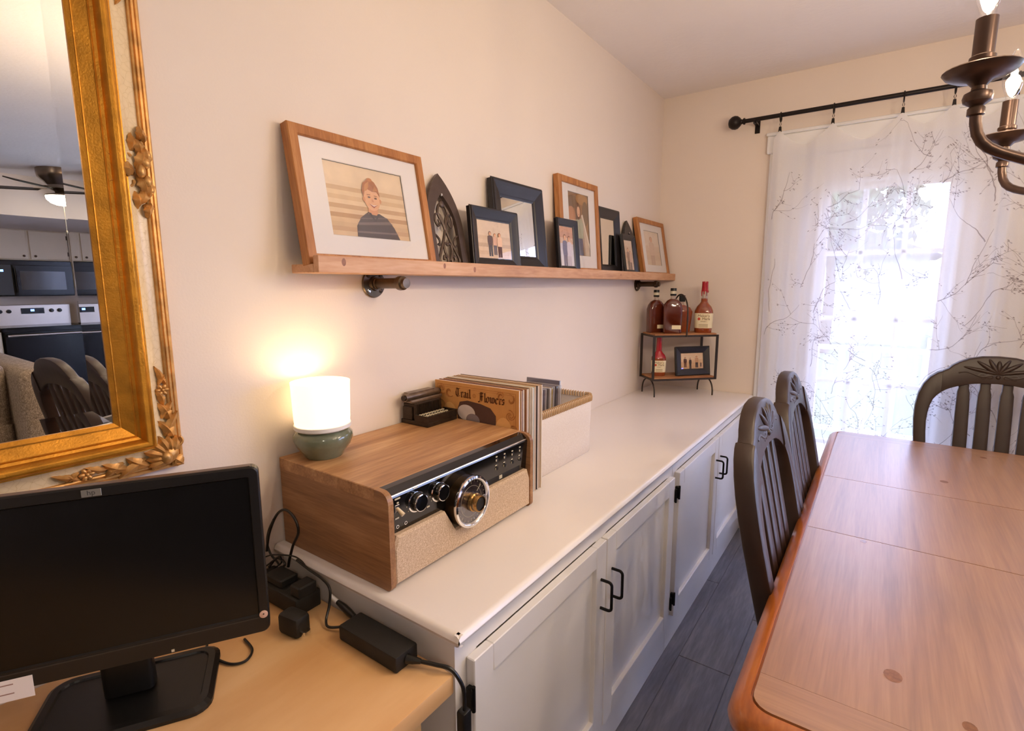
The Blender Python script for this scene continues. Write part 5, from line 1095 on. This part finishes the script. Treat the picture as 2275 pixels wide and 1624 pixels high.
m = MB(); text_mesh(m, 'hp', 0.0105, Matrix.Translation((0.0, -0.0015, mz1-0.0115)) @ TO_Z @ Matrix.Shear('XY', 4, (0.2, 0))); m.build('badge_lettering', paint('badge_ink', S(58, 58, 60)), bd)
m = MB(); m.lathe([(0.0065, 0), (0.0065, 0.0012), (0.0058, 0.0016), (0, 0.0016)], 20, M=Matrix.Translation((mw-0.0085, 0, mz0+0.033)) @ TO_Z); pb = m.build('power_button', paint('button_pale', S(214, 176, 156), rough=0.4), mn)
m = MB(); m.lathe([(0.0012, 0.0015), (0.0012, 0.0022), (0, 0.0022)], 10, M=Matrix.Translation((mw-0.0085, 0, mz0+0.034)) @ TO_Z); m.build('power_mark', BLACKP, pb)
m = MB(); m.box(0.075, 0.079, -0.0008, 0, mz0+0.004, mz0+0.008); m.build('indicator', LETTER, mn)
m = MB(); m.box(-mw+0.004, -mw+0.122, -0.0014, -0.0008, mz0-0.012, mz0+0.021, bev=0.0); pn = m.build('paper_note', PAPER, mn)
m = MB()
for k, z in enumerate((0.013, 0.006, -0.001)): m.box(-mw+0.02, -mw+0.1-0.02*(k % 2), -0.0017, -0.0013, mz0+z, mz0+z+0.0016)
q = m.build('note_lines', paint('note_ink', S(160, 128, 116)), pn); q['kind'] = 'stuff'
m = MB(); m.loft([[(p[0], p[1], p[2]) for p in rrect(-0.035, 0.035, 0.05, 0.082, 0.01, 0.012)], [(p[0], p[1]*0.8, p[2]) for p in rrect(-0.035, 0.035, 0.048, 0.075, 0.01, 0.2)]], cap0=True, cap1=True); m.build('stand_neck', BLACKP, mn)
m = MB(); m.loft([rrect(-0.125, 0.125, -0.03, 0.14, 0.03, 0.0), rrect(-0.125, 0.125, -0.03, 0.14, 0.03, 0.006), rrect(-0.118, 0.118, -0.023, 0.133, 0.027, 0.011), rrect(-0.108, 0.108, -0.013, 0.123, 0.022, 0.0115), rrect(-0.106, 0.106, -0.011, 0.121, 0.02, 0.0085)], cap0=True, cap1=True, smooth=False); m.build('stand_base', BLACKP, mn)

# mouse, adapter and cables
ms = thing('computer_mouse', 'black computer mouse half under the monitor at the desk corner', 'mouse', (0.128, 0.03, DZ), math.radians(20))
m = MB(); m.loft([[(0.03*math.cos(a)*s, 0.052*math.sin(a)*s, z) for a in [2*PI*i/24 for i in range(24)]] for s, z in ((0.96, 0), (1, 0.006), (0.98, 0.014), (0.88, 0.024), (0.65, 0.031), (0.3, 0.034), (0.02, 0.0345))], cap0=True); m.build('shell', BLACKP, ms)
m = MB(); m.tube([(0, 0.022, 0.0305), (0, 0.036, 0.026)], 0.004, 8); m.build('wheel', CHROME, ms)
pa = thing('power_adapter', 'black power adapter brick lying against the worktop end', 'adapter', (0.402, 0.5745, DZ), 0)
m = MB(); m.box(-0.08, 0.08, -0.0265, 0.0265, 0, 0.031, bev=0.004, seg=2); m.build('brick', BLACKMATTE, pa)
m = MB(); m.tube([(0.08, 0, 0.015), (0.092, 0.004, 0.015), (0.104, 0.01, 0.014)], [0.009, 0.007, 0.0045], 10); m.build('strain_relief', BLACKP, pa)
m = MB(); m.tube(spline([(0.104, 0.01, 0.014), (0.13, 0.02, 0.013), (0.155, 0.032, 0.008), (0.170, 0.040, -0.015), (0.172, 0.046, -0.04), (0.172, 0.047, -0.075)]), 0.0036, 8); m.build('power_cord', BLACKP, pa)
m = MB(); m.box(0.161, 0.181, 0.036, 0.057, -0.13, -0.074, bev=0.004, seg=2); m.tube([(0.171, 0.047, -0.13), (0.172, 0.05, -0.3), (0.17, 0.052, -0.70)], 0.0034, 8); m.build('cord_connector', BLACKP, pa)
m = MB(); m.tube(spline([(-0.08, 0.004, 0.015), (-0.098, -0.01, 0.01), (-0.122, -0.02, 0.006), (-0.14, -0.012, 0.01), (-0.15, 0.004, 0.03), (-0.158, 0.012, 0.058), (-0.185, 0.014, 0.070), (-0.235, 0.014, 0.076), (-0.275, 0.014, 0.083)]), 0.0026, 8); m.build('output_cord', BLACKP, pa)
m = MB(); m.tube([(-0.098, 0.024, 0.012), (-0.115, 0.0255, 0.014), (-0.135, 0.027, 0.018), (-0.155, 0.027, 0.022)], [0.006, 0.0075, 0.007, 0.005], 10); jp = m.build('jack_plug', BLACKP, pa)
m = MB(); m.tube([(-0.152, 0.027, 0.0215), (-0.178, 0.027, 0.027)], 0.0048, 10); m.build('jack_sleeve', TRIM, jp)
m = MB(); m.tube([(-0.08, 0.02, 0.012), (-0.1, 0.024, 0.012)], 0.0035, 8); m.build('jack_tip', CHROME, jp)
ps = thing('power_strip', 'black power strip with plugs in the desk corner behind the monitor', 'power strip', (0.112, 0.565, DZ), 0.03)
m = MB(); m.box(-0.085, 0.085, -0.03, 0.03, 0, 0.038, bev=0.004, seg=2); m.build('housing', BLACKMATTE, ps)
m = MB(); m.box(0.055, 0.088, -0.022, 0.02, 0.037, 0.062, bev=0.003); m.box(-0.04, 0.02, -0.02, 0.022, 0.037, 0.055, bev=0.003); m.build('plugs', BLACKMATTE, ps)['kind'] = 'stuff'
wp = thing('plug_adapter', 'rounded black plug adapter lying on the desk in front of the power strip', 'plug', (0.232, 0.512, DZ), 0.15)
m = MB(); m.box(-0.027, 0.027, -0.018, 0.018, 0.0, 0.042, bev=0.008, seg=2); m.build('housing', BLACKMATTE, wp)
m = MB(); m.box(0.027, 0.036, -0.008, -0.006, 0.006, 0.014); m.box(0.027, 0.036, 0.006, 0.008, 0.006, 0.014); m.build('prongs', CHROME, wp)['kind'] = 'stuff'
def cable(name, label, pts, r=0.0026):
    m = MB(); m.tube(spline(pts, 7), r, 8); return tag(m.build(name, BLACKP), label, 'cable', 'loose cables on the desk')
cable('cable', 'thick black cable looping up against the record player side', [(0.012, 0.585, 0.79), (0.02, 0.59, 0.835), (0.039, 0.6, 0.88), (0.074, 0.602, 0.9), (0.108, 0.602, 0.888), (0.118, 0.602, 0.86), (0.098, 0.6, 0.825), (0.085, 0.597, 0.79), (0.082, 0.594, 0.77)], 0.003)
cable('cable', 'thin black cable hanging in an oval beside the monitor edge', [(0.039, 0.592, 0.872), (0.018, 0.59, 0.84), (0.011, 0.588, 0.81), (0.022, 0.588, 0.785), (0.045, 0.588, 0.775), (0.06, 0.585, 0.772)], 0.0024)
cable('cable', 'black cable loop lying flat on the desk below the monitor', [(0.13, 0.395, 0.7235), (0.15, 0.386, 0.7235), (0.182, 0.384, 0.7235), (0.222, 0.393, 0.7235), (0.236, 0.413, 0.7235), (0.217, 0.435, 0.7235), (0.176, 0.442, 0.7235)], 0.0024)
cable('cable', 'thin brown cable tangled above the power strip', [(0.01, 0.55, 0.775), (0.035, 0.575, 0.79), (0.06, 0.585, 0.796), (0.1, 0.597, 0.8), (0.125, 0.6, 0.796), (0.145, 0.598, 0.79)], 0.0016)
cable('cable', 'thin dark cable crossing the tangle behind the monitor', [(0.012, 0.53, 0.77), (0.03, 0.56, 0.765), (0.055, 0.575, 0.785), (0.075, 0.58, 0.8), (0.07, 0.585, 0.78), (0.05, 0.58, 0.764)], 0.0016)
cable('cable', 'short dark cable knotted at the power strip', [(0.045, 0.57, 0.768), (0.06, 0.582, 0.79), (0.085, 0.585, 0.782), (0.07, 0.578, 0.765), (0.095, 0.57, 0.764)], 0.0028)

# ---------------------------------------------------------------- kitchen seen in the mirror
KW = paint('cream_kitchen_paint', S(226, 212, 190), rough=0.4, var=0.02); KTOP = paint('black_counter', S(20, 18, 18), rough=0.15, var=0.2, coat=0.4)
KB = paint('appliance_black', S(11, 10, 10), rough=0.22, var=0.05, spec=0.3)
def upper(y0, y1, z0, z1, n, label, knob_low=True):
    c = thing('wall_cabinet', label, 'cabinet', (0, 0, 0), group='cream wall cabinets in the mirror')
    m = MB(); m.box(7.32, XR-0.002, y0+0.001, y1-0.001, z0, z1); m.build('body', KW, c)
    for k in range(n):
        a, b = y0+(y1-y0)*k/n+0.012, y0+(y1-y0)*(k+1)/n-0.012; m = MB(); m.box(7.3, 7.32, a, b, z0+0.012, z1-0.012, bev=0.003); d = m.build('door', KW, c)
        ky = b-0.04 if k % 2 == 0 and n > 1 else a+0.04
        m = MB(); m.lathe([(0.006, 0), (0.006, 0.012), (0.014, 0.016), (0.012, 0.024), (0, 0.026)], 14, M=Matrix.Translation((7.3, ky, z0+0.05)) @ Matrix.Rotation(-PI/2, 4, 'Y')); m.build('knob', BRONZE, d)
        hy = a if ky > (a+b)/2 else b
        for z in (z0+0.06, z1-0.1): m = MB(); m.box(7.294, 7.302, hy-0.006, hy+0.006, z, z+0.05); m.build('hinge', BRONZE, d)
upper(1.465, 2.225, 1.70, 2.058, 2, 'short two door cream cabinet above the microwave')
upper(2.23, 2.68, 1.36, 2.058, 1, 'tall cream wall cabinet right of the microwave in the mirror')
upper(0.62, 1.46, 1.36, 2.058, 2, 'tall two door cream wall cabinet left of the microwave in the mirror')
def lower(y0, y1, n, label):
    c = thing('kitchen_base_cabinet', label, 'cabinet', (0, 0, 0), group='cream base cabinets in the mirror')
    m = MB(); m.box(7.06, XR-0.002, y0+0.001, y1-0.001, 0.1, 0.875); m.build('body', KW, c)
    m = MB(); m.box(7.12, XR-0.002, y0+0.001, y1-0.001, 0.0, 0.1); m.build('plinth', KB, c)
    for k in range(n):
        a, b = y0+(y1-y0)*k/n+0.012, y0+(y1-y0)*(k+1)/n-0.012
        m = MB(); m.box(7.04, 7.06, a, b, 0.71, 0.86, bev=0.003); d = m.build('drawer', KW, c); m = MB(); m.ball((7.025, (a+b)/2, 0.785), 0.014); m.build('knob', BRONZE, d)
        m = MB(); m.box(7.04, 7.06, a, b, 0.12, 0.69, bev=0.003); d = m.build('door', KW, c); m = MB(); m.ball((7.025, b-0.04, 0.64), 0.014); m.build('knob', BRONZE, d)
    w_ = thing('kitchen_worktop', label.replace('base cabinet', 'worktop').replace('cream', 'black'), 'worktop', (0, 0, 0), group='black kitchen worktops in the mirror')
    m = MB(); m.box(7.02, XR-0.002, y0+0.001, y1-0.001, 0.876, 0.915, bev=0.004); m.build('slab', KTOP, w_)
lower(2.23, 2.98, 1, 'cream base cabinet right of the stove in the mirror'); lower(0.2, 1.455, 2, 'cream base cabinet left of the stove in the mirror')
rg_ = thing('kitchen_range', 'black electric stove with a steel control panel seen in the mirror', 'stove', (0, 0, 0))
ya, yb = 1.463, 2.223
m = MB(); m.box(7.04, XR-0.003, ya, yb, 0.02, 0.905); m.build('body', KB, rg_)
m = MB(); m.box(7.03, 7.54, ya, yb, 0.905, 0.92, bev=0.003); m.build('cooktop', KB, rg_)
m = MB(); m.box(7.54, XR-0.003, ya, yb, 0.905, 1.165, bev=0.004); m.box(7.534, 7.541, ya+0.004, yb-0.004, 1.01, 1.16); pnl = m.build('control_panel', STEEL, rg_)
m = MB(); m.box(7.53, 7.535, ya+0.28, ya+0.50, 1.055, 1.125); ds_ = m.build('display', KB, pnl)
m = MB(); m.box(7.5285, 7.5305, ya+0.37, ya+0.405, 1.085, 1.11); m.build('clock_digits', emitm('blue_clock', (0.12, 0.25, 1.0, 1), 6.0), ds_)
for y in (0.09, 0.17, 0.57, 0.65):
    m = MB(); m.lathe([(0.024, 0), (0.024, 0.012), (0.019, 0.03), (0, 0.031)], 16, M=Matrix.Translation((7.534, ya+y, 1.09)) @ Matrix.Rotation(-PI/2, 4, 'Y')); m.build('knob', KB, pnl)
m = MB(); m.box(7.015, 7.04, ya+0.006, yb-0.006, 0.26, 0.87, bev=0.004); od = m.build('oven_door', KB, rg_)
m = MB(); m.tube([(6.985, ya+0.03, 0.83), (6.985, yb-0.03, 0.83)], 0.014, 12); m.box(6.985, 7.016, ya+0.05, ya+0.075, 0.82, 0.84); m.box(6.985, 7.016, yb-0.075, yb-0.05, 0.82, 0.84); m.build('oven_handle', STEEL, od)
m = MB(); m.box(7.018, 7.04, ya+0.006, yb-0.006, 0.04, 0.245, bev=0.004); m.build('warming_drawer', KB, rg_)
mwv = thing('microwave_oven', 'black over range microwave seen in the mirror', 'microwave', (0, 0, 0))
m = MB(); m.box(7.26, XR-0.003, ya, yb, 1.275, 1.698, bev=0.008); m.build('housing', KB, mwv)
m = MB(); m.box(7.245, 7.26, ya+0.2, yb-0.004, 1.29, 1.64, bev=0.004); md = m.build('door', KB, mwv)
m = MB(); m.box(7.243, 7.246, ya+0.26, yb-0.08, 1.35, 1.57); m.build('door_window', paint('smoked_window', S(52, 44, 36), rough=0.15), md)
m = MB(); m.tube([(7.225, ya+0.215, 1.32), (7.22, ya+0.215, 1.45), (7.225, ya+0.215, 1.6)], 0.01, 8); m.build('door_handle', KB, md)
m = MB(); m.box(7.25, 7.26, ya+0.01, ya+0.19, 1.29, 1.64, bev=0.002); cp = m.build('control_panel', BLACKP, mwv)
m = MB(); m.box(7.247, 7.251, ya+0.06, ya+0.12, 1.56, 1.585); m.build('clock_digits', bpy.data.materials['blue_clock'], cp)
pt = thing('paper_towel_roll', 'white paper towel roll standing beside the stove in the mirror', 'paper towel', (7.36, 2.32, 0.9155))
m = MB(); m.lathe([(0.02, 0.012), (0.058, 0.012), (0.06, 0.016), (0.06, 0.284), (0.058, 0.288), (0.02, 0.288)], 24); m.build('roll', PAPER, pt)
m = MB(); m.lathe([(0, 0), (0.075, 0), (0.075, 0.01), (0.01, 0.012), (0.008, 0.31), (0.014, 0.32), (0, 0.328)], 20); m.build('holder', BLACKM, pt)

# ceiling fan
fn = thing('ceiling_fan', 'flush ceiling fan with dark blades and a lit bowl seen in the mirror', 'ceiling fan', (5.15, 1.66, 0))
NICK = paint('brushed_nickel', S(128, 112, 98), rough=0.28, metal=0.9)
m = MB(); m.lathe([(0.17, 2.4395), (0.17, 2.40), (0.165, 2.37), (0.14, 2.34), (0.12, 2.325), (0.10, 2.30), (0.105, 2.27), (0.06, 2.25), (0.05, 2.235), (0.125, 2.215), (0.125, 2.205), (0.0, 2.205)], 32); m.build('motor_housing', NICK, fn)
m = MB(); m.lathe([(0.124, 2.206), (0.118, 2.175), (0.09, 2.145), (0.05, 2.128), (0.0, 2.122)], 28, cap=False); m.build('light_bowl', emitm('lit_bowl', (1.0, 0.84, 0.62, 1), 14.0), fn)
BLADE = wood('dark_blade', S(26, 18, 14), S(36, 26, 20), S(46, 34, 26), axis=0, scale=2)
for k in range(5):
    R = Matrix.Rotation(math.radians(14+72*k), 4, 'Z'); m = MB(); m.prism([(0.16, -0.045), (0.3, -0.06), (0.54, -0.065), (0.565, -0.045), (0.565, 0.045), (0.54, 0.065), (0.3, 0.06), (0.16, 0.045)], -0.004, 0.004, M=Matrix.Translation((0, 0, 2.262)) @ R @ Matrix.Rotation(0.3, 4, 'X')); bl_ = m.build('blade', BLADE, fn)
    m = MB(); m.box(0.09, 0.2, -0.016, 0.016, 2.266, 2.272, M=R); m.build('blade_iron', NICK, bl_)
m = MB(); m.tube([(0.0, 0.0, 2.12), (0.0, 0.0, 1.9)], 0.0025, 6); m.ball((0, 0, 1.89), 0.008, 0.008, 0.014); m.build('pull_chain', LETTER, fn)

# sofa end seen in the mirror
sf = thing('sofa', 'grey beige tweed sofa beyond the dining table seen in the mirror', 'sofa', (2.55, 0, 0))
def cushion(m, x0, x1, y0, y1, z0, z1, r):
    m.box(x0, x1, y0, y1, z0, z1, bev=r, seg=4)
m = MB(); cushion(m, 0.0, 1.95, 0.69, 0.87, 0.08, 0.955, 0.05); m.build('back', TWEED, sf)
for k in range(2): m = MB(); cushion(m, 0.23+0.76*k, 0.23+0.76*(k+1)-0.01, 0.45, 0.70, 0.46, 1.0, 0.09); m.build('back_cushion', TWEED, sf)
for x in (0.0, 1.73): m = MB(); cushion(m, x, x+0.22, -0.1, 0.7, 0.08, 0.62, 0.07); m.build('arm', TWEED, sf)
m = MB(); cushion(m, 0.22, 1.73, -0.08, 0.69, 0.08, 0.3, 0.03); m.build('base', TWEED, sf)
for k in range(2): m = MB(); cushion(m, 0.23+0.75*k, 0.23+0.75*(k+1)-0.01, -0.1, 0.5, 0.3, 0.47, 0.05); m.build('seat_cushion', TWEED, sf)
for x in (0.06, 1.89):
    for y in (0.0, 0.8): m = MB(); m.lathe([(0.025, 0), (0.03, 0.08)], 12, M=Matrix.Translation((x, y, 0))); m.build('foot', BLACKP, sf)
# unseen ceiling light added to fill the room with general light
cl = thing('added_ceiling_light', 'added flush round ceiling light behind the viewer, unseen fill', 'ceiling light', (2.7, -1.1, 0))
m = MB(); m.lathe([(0.17, 2.4395), (0.175, 2.42), (0.165, 2.41), (0.0, 2.41)], 28); m.build('base_ring', NICK, cl)
m = MB(); m.lathe([(0.16, 2.41), (0.15, 2.38), (0.1, 2.355), (0, 2.345)], 28, cap=False); m.build('diffuser', emitm('lit_diffuser', (1.0, 0.86, 0.68, 1), 5.0), cl)
point_light('added_fill_lamp', (0, 0, 2.30), FILL_W, (1.0, 0.86, 0.7), 0.12, cl)  # fill lamp of the added fixture
